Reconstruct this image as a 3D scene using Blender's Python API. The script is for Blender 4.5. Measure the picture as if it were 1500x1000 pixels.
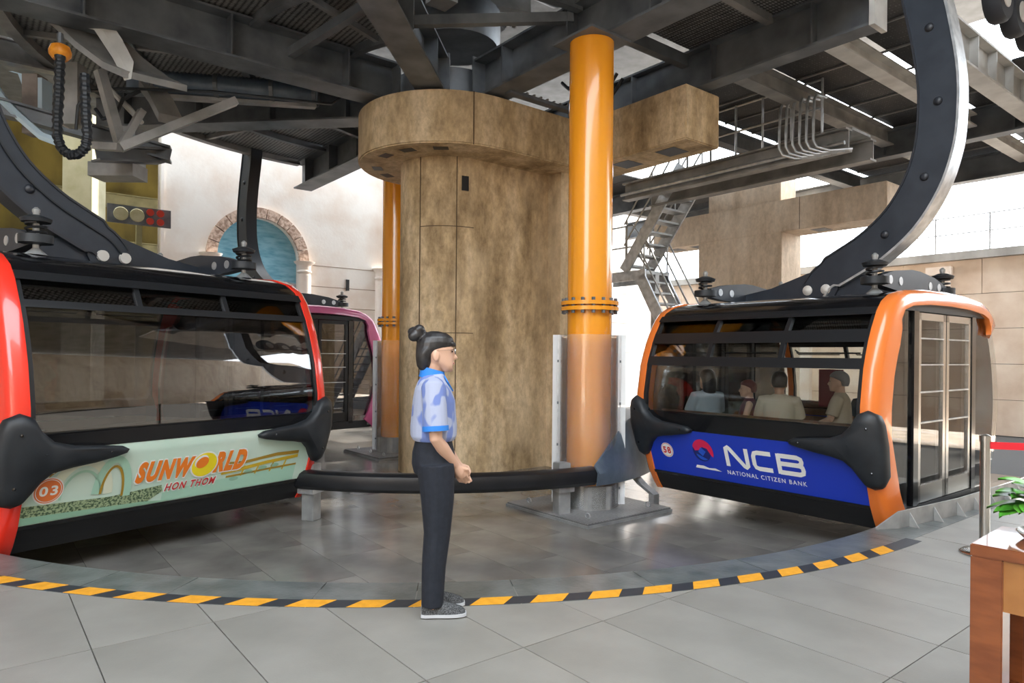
import bpy, bmesh, math, random
from mathutils import Vector, Matrix
random.seed(7)
for o in list(bpy.data.objects): bpy.data.objects.remove(o)
S = bpy.context.scene; COL = S.collection
PI = math.pi

# ---------------------------------------------------------------- camera, world, light
F, HC = 1000.0, 1.48                       # focal length in pixels of a 1500 px frame, eye height
cam_d = bpy.data.cameras.new('camera'); cam = bpy.data.objects.new('camera', cam_d); COL.objects.link(cam)
cam_d.sensor_width = 36; cam_d.lens = 24; cam_d.shift_y = 20/1500; cam_d.clip_start = .05; cam_d.clip_end = 500
cam.location = (0, 0, HC)
ROLL = math.radians(.5)
cam.matrix_world = Matrix.Translation((0, 0, HC)) @ Matrix.Rotation(PI/2, 4, 'X') @ Matrix.Rotation(ROLL, 4, 'Z')
S.camera = cam
w = bpy.data.worlds.new('sky'); S.world = w; w.use_nodes = True
bg = w.node_tree.nodes['Background']; bg.inputs[0].default_value = (.86, .93, 1, 1); bg.inputs[1].default_value = 5.5
sd = bpy.data.lights.new('sun', 'SUN'); sun = bpy.data.objects.new('sun', sd); COL.objects.link(sun)
sd.energy = 7; sd.angle = math.radians(1.5); sd.color = (1, .93, .82)
sun.rotation_euler = Vector((-.664, -.528, -.53)).to_track_quat('-Z', 'Y').to_euler()
vs = S.view_settings; vs.view_transform = 'Standard'; vs.look = 'None'; vs.gamma = 1; vs.use_curve_mapping = False
vs.exposure = 0.6

# ---------------------------------------------------------------- the station's own frame: a across the line, b along it
C0 = Vector((-1.0586, 10.948)); TH = math.radians(-51.5)
MAB = Matrix.Translation((C0.x, C0.y, 0)) @ Matrix.Rotation(TH, 4, 'Z')
def AB(a, b, z=0): return MAB @ Vector((a, b, z))
def at(x, y, Y):                            # a point seen at a pixel, at depth Y
    dx, dy = x-750, y-500; c, s = math.cos(-ROLL), math.sin(-ROLL)
    X, Z = c*dx - s*dy, s*dx + c*dy
    return Vector((X*Y/F, Y, HC-(Z-20)*Y/F))

# ---------------------------------------------------------------- materials
MATS = {}
def nt(name):
    m = bpy.data.materials.new(name); m.use_nodes = True; t = m.node_tree
    return m, t, t.nodes['Principled BSDF'], t.nodes.new
def mat(name, c1, c2=None, sc=4., rough=.5, metal=0., bump=0., bsc=40., coat=0., streak=0., contrast=(.35, .65), c3=None, detail=6, emit=0):
    m, t, p, N = nt(name); L = t.links.new
    p.inputs['Base Color'].default_value = (*c1, 1); p.inputs['Roughness'].default_value = rough
    p.inputs['Metallic'].default_value = metal; p.inputs['Coat Weight'].default_value = coat
    tc = N('ShaderNodeTexCoord')
    if c2:
        mp = N('ShaderNodeMapping'); mp.inputs['Scale'].default_value = (1, 1, 1-streak)
        L(tc.outputs['Object'], mp.inputs[0])
        n = N('ShaderNodeTexNoise'); n.inputs['Scale'].default_value = sc; n.inputs['Detail'].default_value = detail
        L(mp.outputs[0], n.inputs['Vector'])
        r = N('ShaderNodeValToRGB'); r.color_ramp.elements[0].position = contrast[0]; r.color_ramp.elements[1].position = contrast[1]
        r.color_ramp.elements[0].color = (*c1, 1); r.color_ramp.elements[1].color = (*c2, 1)
        if c3:
            e = r.color_ramp.elements.new((contrast[0]+contrast[1])/2); e.color = (*c3, 1)
        L(n.outputs['Fac'], r.inputs[0]); L(r.outputs[0], p.inputs['Base Color'])
    if bump:
        n2 = N('ShaderNodeTexNoise'); n2.inputs['Scale'].default_value = bsc; n2.inputs['Detail'].default_value = 5
        L(tc.outputs['Object'], n2.inputs['Vector'])
        b = N('ShaderNodeBump'); b.inputs['Strength'].default_value = bump; b.inputs['Distance'].default_value = .02
        L(n2.outputs['Fac'], b.inputs['Height']); L(b.outputs[0], p.inputs['Normal'])
    if emit:
        p.inputs['Emission Color'].default_value = (*c1, 1); p.inputs['Emission Strength'].default_value = emit
    MATS[name] = m; return m
def glass(name, tint, gloss=.06, rough=.0, frost=0):
    m = bpy.data.materials.new(name); m.use_nodes = True; t = m.node_tree; t.nodes.clear(); N = t.nodes.new; L = t.links.new
    o = N('ShaderNodeOutputMaterial'); tr = N('ShaderNodeBsdfTransparent'); tr.inputs[0].default_value = (*tint, 1)
    gl = N('ShaderNodeBsdfGlossy'); gl.inputs['Roughness'].default_value = rough; gl.inputs[0].default_value = (1, 1, 1, 1)
    fr = N('ShaderNodeFresnel'); fr.inputs[0].default_value = 1.45
    ad = N('ShaderNodeMath'); ad.operation = 'ADD'; ad.inputs[1].default_value = gloss; ad.use_clamp = True
    L(fr.outputs[0], ad.inputs[0]); mx = N('ShaderNodeMixShader'); L(ad.outputs[0], mx.inputs[0]); L(tr.outputs[0], mx.inputs[1]); L(gl.outputs[0], mx.inputs[2])
    last = mx
    if frost:
        df = N('ShaderNodeBsdfDiffuse'); df.inputs[0].default_value = (.85, .88, .9, 1)
        m2 = N('ShaderNodeMixShader'); m2.inputs[0].default_value = frost; L(mx.outputs[0], m2.inputs[1]); L(df.outputs[0], m2.inputs[2]); last = m2
    L(last.outputs[0], o.inputs[0]); MATS[name] = m; return m
def concrete(name, light, mid, dark, streak=.75, mul=.8):
    m, t, p, N = nt(name); L = t.links.new; tc = N('ShaderNodeTexCoord')
    def noise(sc, det, st, rough=.6):
        mp = N('ShaderNodeMapping'); mp.inputs['Scale'].default_value = (1, 1, st); L(tc.outputs['Object'], mp.inputs[0])
        n = N('ShaderNodeTexNoise'); n.inputs['Scale'].default_value = sc; n.inputs['Detail'].default_value = det; n.inputs['Roughness'].default_value = rough
        L(mp.outputs[0], n.inputs['Vector']); return n
    n1 = noise(1.6, 8, 1-streak); n2 = noise(9, 10, .6, .75); n3 = noise(.8, 3, .5)
    r = N('ShaderNodeValToRGB'); e = r.color_ramp.elements; e[0].position = .3; e[0].color = (*dark, 1); e[1].position = .68; e[1].color = (*light, 1)
    x = e.new(.48); x.color = (*mid, 1); L(n1.outputs['Fac'], r.inputs[0])
    r2 = N('ShaderNodeValToRGB'); e = r2.color_ramp.elements; e[0].position = .32; e[0].color = (.45, .40, .34, 1); e[1].position = .62; e[1].color = (1.12, 1.1, 1.05, 1)
    L(n2.outputs['Fac'], r2.inputs[0])
    mx = N('ShaderNodeMix'); mx.data_type = 'RGBA'; mx.blend_type = 'MULTIPLY'; mx.inputs[0].default_value = mul
    L(r.outputs[0], mx.inputs[6]); L(r2.outputs[0], mx.inputs[7])
    m3 = N('ShaderNodeMix'); m3.data_type = 'RGBA'; m3.inputs[7].default_value = (*light, 1)
    r3 = N('ShaderNodeMapRange'); r3.inputs[1].default_value = .5; r3.inputs[2].default_value = .75; r3.inputs[4].default_value = .45
    L(n3.outputs['Fac'], r3.inputs[0]); L(r3.outputs[0], m3.inputs[0]); L(mx.outputs[2], m3.inputs[6])
    L(m3.outputs[2], p.inputs['Base Color']); p.inputs['Roughness'].default_value = .8
    b = N('ShaderNodeBump'); b.inputs['Strength'].default_value = .35; b.inputs['Distance'].default_value = .015; L(n2.outputs['Fac'], b.inputs['Height']); L(b.outputs[0], p.inputs['Normal'])
    MATS[name] = m; return m
def meshmat(name, c1, c2, sc):               # expanded metal: fine diamond openings
    m, t, p, N = nt(name); L = t.links.new; tc = N('ShaderNodeTexCoord')
    mp = N('ShaderNodeMapping'); mp.inputs['Scale'].default_value = (sc, sc*.55, sc); L(tc.outputs['Object'], mp.inputs[0])
    v = N('ShaderNodeTexVoronoi'); v.inputs['Randomness'].default_value = .12; v.inputs['Scale'].default_value = 1; L(mp.outputs[0], v.inputs['Vector'])
    r = N('ShaderNodeValToRGB'); e = r.color_ramp.elements; e[0].position = .28; e[0].color = (*c1, 1); e[1].position = .5; e[1].color = (*c2, 1); L(v.outputs['Distance'], r.inputs[0])
    n = N('ShaderNodeTexNoise'); n.inputs['Scale'].default_value = 1.3; n.inputs['Detail'].default_value = 4; L(tc.outputs['Object'], n.inputs['Vector'])
    mx = N('ShaderNodeMix'); mx.data_type = 'RGBA'; mx.blend_type = 'MULTIPLY'; mx.inputs[0].default_value = .7; L(r.outputs[0], mx.inputs[6])
    r2 = N('ShaderNodeValToRGB'); r2.color_ramp.elements[0].position = .35; r2.color_ramp.elements[1].position = .65; r2.color_ramp.elements[0].color = (.35, .35, .36, 1); L(n.outputs['Fac'], r2.inputs[0]); L(r2.outputs[0], mx.inputs[7])
    L(mx.outputs[2], p.inputs['Base Color']); p.inputs['Roughness'].default_value = .55; p.inputs['Metallic'].default_value = .3
    MATS[name] = m; return m
def wavemat(name, c1, c2, sc, dist, rough=.7, axis='Z', lo=.35, hi=.6, detail=2):
    m, t, p, N = nt(name); L = t.links.new; tc = N('ShaderNodeTexCoord')
    v = N('ShaderNodeTexWave'); v.bands_direction = axis; v.inputs['Scale'].default_value = sc; v.inputs['Distortion'].default_value = dist; v.inputs['Detail'].default_value = detail
    L(tc.outputs['Object'], v.inputs['Vector'])
    r = N('ShaderNodeValToRGB'); e = r.color_ramp.elements; e[0].position = lo; e[0].color = (*c1, 1); e[1].position = hi; e[1].color = (*c2, 1); L(v.outputs['Fac'], r.inputs[0])
    L(r.outputs[0], p.inputs['Base Color']); p.inputs['Roughness'].default_value = rough; MATS[name] = m; return m

concrete('concrete', (.74, .59, .40), (.53, .39, .225), (.23, .15, .07))
concrete('concrete_pale', (.80, .69, .57), (.68, .55, .42), (.45, .34, .24), mul=.45)
mat('concrete_grey', (.30, .29, .27), (.46, .45, .43), 2, .85, bump=.2, streak=.7)
mat('sandstone', (.70, .55, .43), (.86, .74, .62), 1.5, .85, bump=.2, bsc=12, detail=8)
mat('joint', (.10, .065, .035), rough=.9)
mat('plaster', (.68, .53, .42), (.86, .81, .75), .7, .85, bump=.12, bsc=14, contrast=(.28, .56), detail=5)
mat('plaster_line', (.30, .22, .16), rough=.9)
mat('arch_stone', (.34, .22, .16), (.66, .50, .40), 14, .85, bump=.5, bsc=25, contrast=(.38, .6))
mat('sea', (.10, .34, .50), (.27, .57, .70), 3.5, .7, streak=-3.5, contrast=(.25, .6), detail=9)
mat('shore', (.35, .36, .42), (.70, .62, .66), 9, .8)
mat('platform_tile', (.225, .22, .20), (.295, .288, .265), 2.2, .42, bump=.04, bsc=90, detail=10, contrast=(.3, .7))
mat('grout', (.17, .165, .155), rough=.9)
mat('pit_tile', (.13, .125, .118), (.24, .228, .21), 1.6, .17, bump=.025, bsc=30, detail=9, contrast=(.32, .68))
mat('pit_grout', (.07, .07, .07), rough=.8)
mat('border_stone', (.085, .10, .10), (.16, .175, .175), 5, .3, bump=.1, bsc=30)
mat('tape_yellow', (.86, .40, .03), (.74, .33, .02), 20, .55)
mat('tape_black', (.03, .035, .045), rough=.5)
mat('steel_dark', (.085, .095, .108), (.19, .205, .22), 2.5, .48, .35, contrast=(.3, .7), detail=8)
mat('steel_grey', (.20, .20, .195), (.33, .32, .31), 3, .5, .3, detail=8)
mat('steel_white', (.46, .45, .43), (.62, .61, .58), 3, .5, .1)
mat('galvanised', (.42, .44, .46), (.62, .64, .66), 9, .38, .7)
mat('galv_dull', (.30, .31, .31), (.42, .43, .43), 6, .45, .5)
mat('stainless', (.55, .54, .52), rough=.25, metal=1.)
meshmat('mesh_panel', (.36, .36, .35), (.05, .05, .052), 26)
meshmat('chequer', (.40, .40, .40), (.22, .22, .22), 40)
mat('duct', (.08, .11, .15), (.16, .20, .25), 3, .4, .3)
mat('orange_paint', (.80, .29, .012), (.88, .35, .02), 1.6, .22, coat=.6, streak=.9)
mat('rubber', (.010, .013, .017), (.018, .022, .027), 6, .5)
mat('rail_black', (.006, .007, .009), (.012, .013, .016), 4, .38)
mat('hanger_paint', (.016, .022, .032), (.026, .033, .045), 4, .45, bump=.05, bsc=120)
mat('hanger_edge', (.02, .023, .03), rough=.4)
mat('black_gloss', (.005, .0055, .007), rough=.15, coat=.5)
mat('black_matt', (.008, .009, .011), rough=.45)
mat('cabin_orange', (.80, .20, .035), rough=.25, coat=.6)
mat('cabin_red', (.78, .035, .018), rough=.22, coat=.7)
mat('cabin_pink', (.56, .11, .27), rough=.25, coat=.6)
mat('ncb_blue', (.012, .045, .50), rough=.3, coat=.3)
mat('print_pale', (.50, .71, .60), (.66, .80, .70), 1.2, .3, coat=.3)
mat('print_green', (.28, .50, .36), rough=.35)
mat('print_mint', (.40, .66, .52), rough=.35)
mat('print_cream', (.72, .78, .62), rough=.35)
mat('print_yellow', (.62, .43, .03), rough=.35)
mat('print_gold', (.40, .25, .03), rough=.35)
mat('print_hedge', (.05, .10, .05), (.36, .46, .27), 60, .4, contrast=(.42, .55))
mat('print_orange', (.85, .22, .02), rough=.35)
mat('print_lemon', (.88, .72, .02), rough=.35)
mat('print_white', (.85, .86, .84), rough=.35)
mat('print_red', (.62, .03, .03), rough=.35)
mat('print_badge', (.80, .20, .05), rough=.35)
mat('logo_red', (.72, .02, .08), (.55, .01, .12), 6, .35)
mat('logo_blue', (.02, .10, .60), rough=.35)
mat('logo_navy', (.01, .02, .18), rough=.35)
mat('bench_wood', (.10, .055, .035), (.17, .10, .065), 7, .45)
mat('seat_grey', (.20, .21, .23), rough=.5)
mat('cabin_lining', (.10, .10, .11), rough=.6)
mat('poster_maroon', (.20, .02, .04), rough=.5)
mat('wood_table', (.17, .045, .012), (.25, .075, .022), 5, .3, coat=.3, streak=-3)
mat('wood_table_light', (.30, .12, .03), (.38, .17, .05), 6, .35, coat=.3)
mat('leaf', (.04, .22, .02), (.12, .38, .04), 9, .35)
mat('pot', (.75, .76, .78), rough=.2)
mat('belt_red', (.70, .015, .03), rough=.5)
mat('yellow_light_wall', (.10, .075, .012), (.21, .16, .03), 1.2, .8, streak=.5)  # yellow light from the hall's translucent roof, put into the wall colour
mat('yellow_steel', (.18, .165, .08), (.28, .26, .13), 2, .5)
mat('cream_steel', (.42, .38, .21), (.52, .48, .30), 3, .6)
mat('pale_blue_steel', (.50, .64, .74), rough=.4)
mat('rust_steel', (.16, .13, .115), (.30, .25, .22), 3, .6)
mat('lamp_orange', (.90, .35, .02), (.70, .22, .01), 14, .4)
mat('red_wheel', (.55, .05, .03), rough=.4)
mat('tyre', (.02, .022, .028), rough=.7)
mat('rim', (.55, .52, .48), rough=.5)
mat('skin', (.62, .38, .27), rough=.5)
mat('skin_tan', (.44, .24, .15), rough=.5)
mat('hair', (.012, .011, .012), (.03, .028, .028), 30, .38)
mat('hair_grey', (.25, .24, .24), rough=.5)
mat('hair_red', (.14, .03, .02), rough=.5)
mat('shirt_pattern', (.15, .21, .48), (.36, .40, .54), 13, .85, contrast=(.43, .47), detail=.8, streak=.4)
mat('collar_blue', (.02, .19, .62), rough=.7)
mat('trousers_navy', (.006, .009, .017), (.010, .014, .024), 30, .8)
mat('shoe_grey', (.025, .027, .03), (.11, .115, .12), 150, .8, contrast=(.42, .58))
mat('sole', (.55, .57, .60), rough=.6)
mat('cloth_grey', (.33, .38, .42), rough=.8); mat('cloth_maroon', (.10, .015, .04), rough=.8)
mat('cloth_beige', (.48, .40, .30), rough=.8); mat('cloth_dark', (.04, .045, .06), rough=.8); mat('cloth_teal', (.12, .16, .20), rough=.8)
mat('eye_dark', (.01, .008, .008), rough=.2); mat('lip', (.50, .16, .14), rough=.4)
glass('pane', (.55, .55, .58), .10); glass('pane_clear', (.86, .88, .88), -.02); glass('pane_smoke', (.60, .59, .60), .07)
glass('acrylic', (.93, .95, .96), .04, .05, .10); glass('acrylic_frost', (.9, .93, .96), .05, .1, .55)

# ---------------------------------------------------------------- mesh helpers
class MB:
    def __init__(s): s.v = []; s.f = []
    def add(s, vs, fs, M=None):
        k = len(s.v); s.v += [(M @ Vector(p)) if M else Vector(p) for p in vs]; s.f += [tuple(i+k for i in f) for f in fs]; return s
    def box(s, x0, x1, y0, y1, z0, z1, M=None):
        return s.add([(x, y, z) for z in (z0, z1) for y in (y0, y1) for x in (x0, x1)],
                     [(0, 2, 3, 1), (4, 5, 7, 6), (0, 1, 5, 4), (2, 6, 7, 3), (0, 4, 6, 2), (1, 3, 7, 5)], M)
    def prism(s, poly, z0, z1, M=None):       # polygon in xy, extruded along z
        n = len(poly)
        return s.add([(x, y, z0) for x, y in poly] + [(x, y, z1) for x, y in poly],
                     [tuple(range(n))[::-1], tuple(range(n, 2*n))] + [(i, (i+1) % n, (i+1) % n+n, i+n) for i in range(n)], M)
    def loft(s, rings, caps=True, closed=False, M=None):
        n = len(rings[0]); m = len(rings); fs = []
        for j in range(m if closed else m-1):
            q = (j+1) % m
            fs += [(j*n+i, j*n+(i+1) % n, q*n+(i+1) % n, q*n+i) for i in range(n)]
        if caps and not closed: fs += [tuple(range(n))[::-1], tuple((m-1)*n+i for i in range(n))]
        return s.add([p for r in rings for p in r], fs, M)
    def tube(s, path, r, n=8, closed=False, M=None):
        P = [Vector(p) for p in path]; m = len(P); R = r if isinstance(r, (list, tuple)) else [r]*m; rings = []
        prev = None
        for i in range(m):
            if closed: d = P[(i+1) % m]-P[i-1]
            else: d = P[min(i+1, m-1)]-P[max(i-1, 0)]
            d.normalize()
            if prev is None:
                up = Vector((0, 0, 1)) if abs(d.z) < .9 else Vector((1, 0, 0)); x = d.cross(up).normalized()
            else:
                x = prev-d*prev.dot(d)
                x = x.normalized() if x.length > 1e-5 else d.orthogonal().normalized()
            prev = x; y = d.cross(x)
            rings.append([P[i]+(x*math.cos(t)+y*math.sin(t))*R[i] for t in [2*PI*k/n for k in range(n)]])
        return s.loft(rings, True, closed, M)
    def lathe(s, prof, n=24, c=(0, 0, 0), M=None):
        return s.loft([[(c[0]+r*math.cos(2*PI*k/n), c[1]+r*math.sin(2*PI*k/n), c[2]+z) for k in range(n)] for r, z in prof], True, False, M)
    def ball(s, c, rx, ry, rz, n=14, m=8, M=None):
        rings = []
        for j in range(m+1):
            t = -PI/2+PI*j/m; k = max(math.cos(t), .03)
            rings.append([(c[0]+rx*k*math.cos(2*PI*i/n), c[1]+ry*k*math.sin(2*PI*i/n), c[2]+rz*math.sin(t)) for i in range(n)])
        return s.loft(rings, True, False, M)
    def bar(s, p, q, wd, ht, M=None):         # square bar from p to q; wd sideways, ht upward
        p, q = Vector(p), Vector(q); d = (q-p).normalized()
        up = Vector((0, 0, 1)) if abs(d.z) < .98 else Vector((0, 1, 0))
        x = d.cross(up).normalized()*wd/2; y = x.cross(d).normalized()*ht/2
        return s.loft([[e-x-y, e+x-y, e+x+y, e-x+y] for e in (p, q)], True, False, M)
    def ibeam(s, p, q, h, wd, t=.03, M=None): # p, q: middle of the bottom flange
        p, q = Vector(p), Vector(q); u = Vector((0, 0, 1))
        s.bar(p+u*t/2, q+u*t/2, wd, t, M); s.bar(p+u*(h-t/2), q+u*(h-t/2), wd, t, M); return s.bar(p+u*h/2, q+u*h/2, t*.8, h-2*t, M)
    def build(s, name, m, parent=None, smooth=False, M=None, bevel=0, ang=40):
        vs_ = [(M @ p) if M else p for p in s.v]; org = Vector((0, 0, 0))
        if parent is None:
            lo = [min(p[i] for p in vs_) for i in range(3)]; hi = [max(p[i] for p in vs_) for i in range(3)]
            org = Vector(((lo[0]+hi[0])/2, (lo[1]+hi[1])/2, lo[2]))
        me = bpy.data.meshes.new(name); me.from_pydata([p-org for p in vs_], [], s.f); me.update()
        b = bmesh.new(); b.from_mesh(me); bmesh.ops.recalc_face_normals(b, faces=b.faces)
        if bevel:
            bmesh.ops.bevel(b, geom=[e for e in b.edges if len(e.link_faces) == 2 and e.calc_face_angle(0) > .5], offset=bevel, segments=2, affect='EDGES', clamp_overlap=True)
        b.to_mesh(me); b.free()
        if smooth:
            for p in me.polygons: p.use_smooth = True
            me.set_sharp_from_angle(angle=math.radians(ang))
        o = bpy.data.objects.new(name, me); COL.objects.link(o); o.location = org
        me.materials.append(MATS[m] if isinstance(m, str) else m)
        if parent: o.parent = parent
        return o
def tag(o, label=None, cat=None, group=None, kind=None):
    if label: o['label'] = label
    if cat: o['category'] = cat
    if group: o['group'] = group
    if kind: o['kind'] = kind
    return o
def empty(name, loc=(0, 0, 0), rz=0, label=None, cat=None, group=None, kind=None):
    o = bpy.data.objects.new(name, None); COL.objects.link(o); o.location = loc; o.rotation_euler = (0, 0, rz); o.empty_display_size = .1
    return tag(o, label, cat, group, kind)
def abempty(name, a, b, z, **k):              # an Empty in the station frame: local x = a, local y = b
    return empty(name, AB(a, b, z), TH, **k)
def dupmesh(src, name, parent, loc=(0, 0, 0), rot=(0, 0, 0)):
    o = bpy.data.objects.new(name, src.data); COL.objects.link(o); o.parent = parent; o.location = loc; o.rotation_euler = rot; return o
def remeshed(mb, name, m, parent, voxel, sm=4):
    o = mb.build(name, m, parent)
    r = o.modifiers.new('r', 'REMESH'); r.mode = 'VOXEL'; r.voxel_size = voxel
    k = o.modifiers.new('s', 'SMOOTH'); k.iterations = sm; k.factor = .5
    dg = bpy.context.evaluated_depsgraph_get(); me = bpy.data.meshes.new_from_object(o.evaluated_get(dg))
    o.modifiers.clear(); o.data = me
    for p in me.polygons: p.use_smooth = True
    if not me.materials: me.materials.append(MATS[m])
    return o
_tc = {}
def text2d(body, bold=0.0, shear=0.0):
    key = (body, bold, shear)
    if key in _tc: return _tc[key]
    cu = bpy.data.curves.new('t', 'FONT'); cu.body = body; cu.offset = bold; cu.shear = shear; cu.resolution_u = 4; cu.space_character = 1.25
    o = bpy.data.objects.new('t', cu); COL.objects.link(o); dg = bpy.context.evaluated_depsgraph_get(); dg.update()
    me = bpy.data.meshes.new_from_object(o.evaluated_get(dg)); V = [(v.co.x, v.co.y) for v in me.vertices]; Fc = [tuple(p.vertices) for p in me.polygons]
    bpy.data.objects.remove(o); bpy.data.meshes.remove(me)
    x0 = min(v[0] for v in V); x1 = max(v[0] for v in V); y0 = min(v[1] for v in V); y1 = max(v[1] for v in V)
    _tc[key] = ([((x-x0)/(x1-x0), (y-y0)/(y1-y0)) for x, y in V], Fc); return _tc[key]

# ---------------------------------------------------------------- floors
R_IN, R_T0, R_T1, PIT = 6.55, 6.855, 6.975, -.35
def clip(poly, nx, ny, d):                    # keep nx*x + ny*y >= d
    out = []
    for i in range(len(poly)):
        p, q = poly[i], poly[(i+1) % len(poly)]; fp = nx*p[0]+ny*p[1]-d; fq = nx*q[0]+ny*q[1]-d
        if fp >= 0: out.append(p)
        if (fp >= 0) != (fq >= 0):
            t = fp/(fp-fq); out.append((p[0]+(q[0]-p[0])*t, p[1]+(q[1]-p[1])*t))
    return out
def area(p): return abs(sum(p[i][0]*p[(i+1) % len(p)][1]-p[(i+1) % len(p)][0]*p[i][1] for i in range(len(p))))/2 if len(p) > 2 else 0
def pol(r, t): return (r*math.cos(math.radians(t)), r*math.sin(math.radians(t)))
floor = abempty('floor', 0, 0, 0, kind='structure', label='light grey tiled boarding platform around the curved pit')
def annulus(mb, r0, r1, t0, t1, z0, z1, n):
    rings = []
    for i in range(n+1):
        t = t0+(t1-t0)*i/n; p, q = pol(r0, t), pol(r1, t); rings.append([(*p, z0), (*q, z0), (*q, z1), (*p, z1)])
    return mb.loft(rings)
m = MB(); annulus(m, R_IN, 16, -205, 0, -.5, -.012, 90); m.box(R_IN, 16, 0, 7, -.5, -.012); m.build('base_slab', 'grout', floor)
TA, TB, G = 1.285, .574, .003
for i in range(-4, 8):
    for j in range(-13, 19):
        a0 = 5.28+TA*i; b0 = -5.5+TB*j
        if b0 > 6 or b0 < -12.5: continue
        p = [(a0+G, b0+G), (a0+TA-G, b0+G), (a0+TA-G, b0+TB-G), (a0+G, b0+TB-G)]
        ca, cb = a0+TA/2, b0+TB/2
        if math.hypot(ca-9.2, cb+6) > 9.3: continue
        if cb < 0:
            r = math.hypot(ca, cb)
            if r < 5.8: continue
            p = clip(p, ca/r, cb/r, 6.66)
        else: p = clip(p, 1, 0, 6.66)
        if area(p) < .01: continue
        MB().prism([(x-ca, y-cb) for x, y in p], -.012, random.uniform(-.0006, .0006)).build('tile', 'platform_tile', floor).location = (ca, cb, 0)
pit = abempty('floor', 0, 0, PIT, kind='structure', label='dark grey polished tile floor of the sunken turning pit')
m = MB(); m.box(-7.6, R_IN+.1, 0, 20, -.3, -.012); m.prism([pol(R_IN+.1, t) for t in range(-180, 1, 3)], -.3, -.012); m.build('base_slab', 'pit_grout', pit)
QA, QB = 1.15, .575
for i in range(-7, 7):
    for j in range(-12, 12):
        a0 = QA*i+(.5*QA if j % 2 else 0); b0 = QB*j-.02
        p = [(a0+.002, b0+.002), (a0+QA-.002, b0+.002), (a0+QA-.002, b0+QB-.002), (a0+.002, b0+QB-.002)]; ca, cb = a0+QA/2, b0+QB/2
        if cb < 0:
            r = math.hypot(ca, cb)
            if r > 7: continue
            if r > 4: p = clip(p, -ca/r, -cb/r, -(R_IN-.01))
        else:
            if abs(ca) > 7 or (ca < 0 and cb > 5): continue
            p = clip(clip(p, -1, 0, -(R_IN-.01)), 1, 0, -7.5)
        if area(p) < .02: continue
        MB().prism([(x-ca, y-cb) for x, y in p], -.012, 0).build('tile', 'pit_tile', pit).location = (ca, cb, 0)
border = abempty('trim_1', 0, 0, 0, kind='structure', label='dark stone border strip along the platform edge')
t = -176.
while t < -.1:
    dt = random.choice((5.2, 7.6)); t2 = min(t+dt, 0)
    annulus(MB(), R_IN-.01, R_T1, t+.03, t2-.03, -.06, .003, 6).build('border_stone', 'border_stone', border); t = t2
for k in range(7): MB().box(R_IN-.01, 6.9, .0+k*.7+.003, .7+k*.7-.003, -.06, .003).build('border_stone', 'border_stone', border)
tape = abempty('hazard_tape', 0, 0, 0, label='yellow and black hazard tape curving along the platform edge', cat='tape')
annulus(MB(), R_T0, R_T1, -176, .5, .003, .0042, 120).build('black_tape', 'tape_black', tape)
L_ = .36/R_T1; k = 0; s = math.radians(-176)
while s+L_ < 0:
    rows = []
    for i in range(5):
        f = i/4*.2/R_T1
        rows.append([(r*math.cos(s+f+sh), r*math.sin(s+f+sh), z) for r, sh, z in ((R_T0, .0, .0042), (R_T1, -.011, .0042), (R_T1, -.011, .0055), (R_T0, .0, .0055))])
    MB().loft(rows).build('yellow_stripe', 'tape_yellow', tape); s += L_
# steel kerb plate along the straight platform edge
kerb = abempty('kerb_plate', 6.8, 1.7, 0, label='grey steel kerb plate with triangular gussets beside the orange cabin door', cat='kerb')
pts = [(-.22+.02*0, -1.55, .02), (-.12, -1.35, .15), (0, -.3, .16), (.02, 1.2, .16), (.02, 3.6, .16)]
m = MB(); m.loft([[(x-.008, y, .004), (x+.008, y, .004), (x+.008, y, z), (x-.008, y, z)] for x, y, z in pts]); m.build('plate', 'galv_dull', kerb)
for k in range(10):
    y = -1.2+k*.42; xx = -.11+.11*min(1, (y+1.35)/1.05)
    MB().prism([(xx+.008, .004), (xx+.085, .004), (xx+.008, .13)], -.006, .006, Matrix.Translation((0, y, 0)) @ Matrix.Rotation(PI/2, 4, 'X')).build('gusset', 'galv_dull', kerb)

# ---------------------------------------------------------------- walls and the outside
wl = abempty('wall_left', -8.2, 0, -.35, kind='structure', label='cream and terracotta plaster wall with an arched sea mural')
B0 = -2.52
# wall with a round-headed niche (local: x = a, y = b)
ac, ar, spring = -.29, 1.02, 4.2             # arch centre b, inner radius, spring height above pit
def wallpoly():
    n = 24; arc = [(ac-ar*math.cos(PI*k/n), spring+ar*math.sin(PI*k/n)) for k in range(n+1)]
    left = [(B0, 0), (B0, 10.5), (ac, 10.5), (ac, spring+ar)] + arc[:n//2][::-1] + [(ac-ar, 0)]
    right = [(ac, spring+ar), (ac, 10.5), (15, 10.5), (15, 0), (ac+ar, 0)] + arc[n//2+1:][::-1]
    return left, right
MX = Matrix(((0, 0, 1, 0), (1, 0, 0, 0), (0, 1, 0, 0), (0, 0, 0, 1)))   # (u, v, w) -> (w, u, v)
m = MB()
for p in wallpoly(): m.prism(p, -.4, 0, MX)
m.build('plaster_face', 'plaster', wl)
MB().box(-.42, -.2, B0, ac+1.5, 0, 10).build('niche_back', 'plaster', wl)
MB().box(-.2, -.17, ac-ar, ac+ar, 0, spring+ar).build('sea_mural', 'sea', wl)
m = MB(); 
m.prism([(ac-ar, 3.2), (ac+ar, 3.2), (ac+ar, 3.65), (ac+.7, 3.7), (ac+.35, 3.52), (ac, 3.45), (ac-.5, 3.38), (ac-ar, 3.36)], -.17, -.165, MX); m.build('painted_shore', 'shore', wl)
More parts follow.
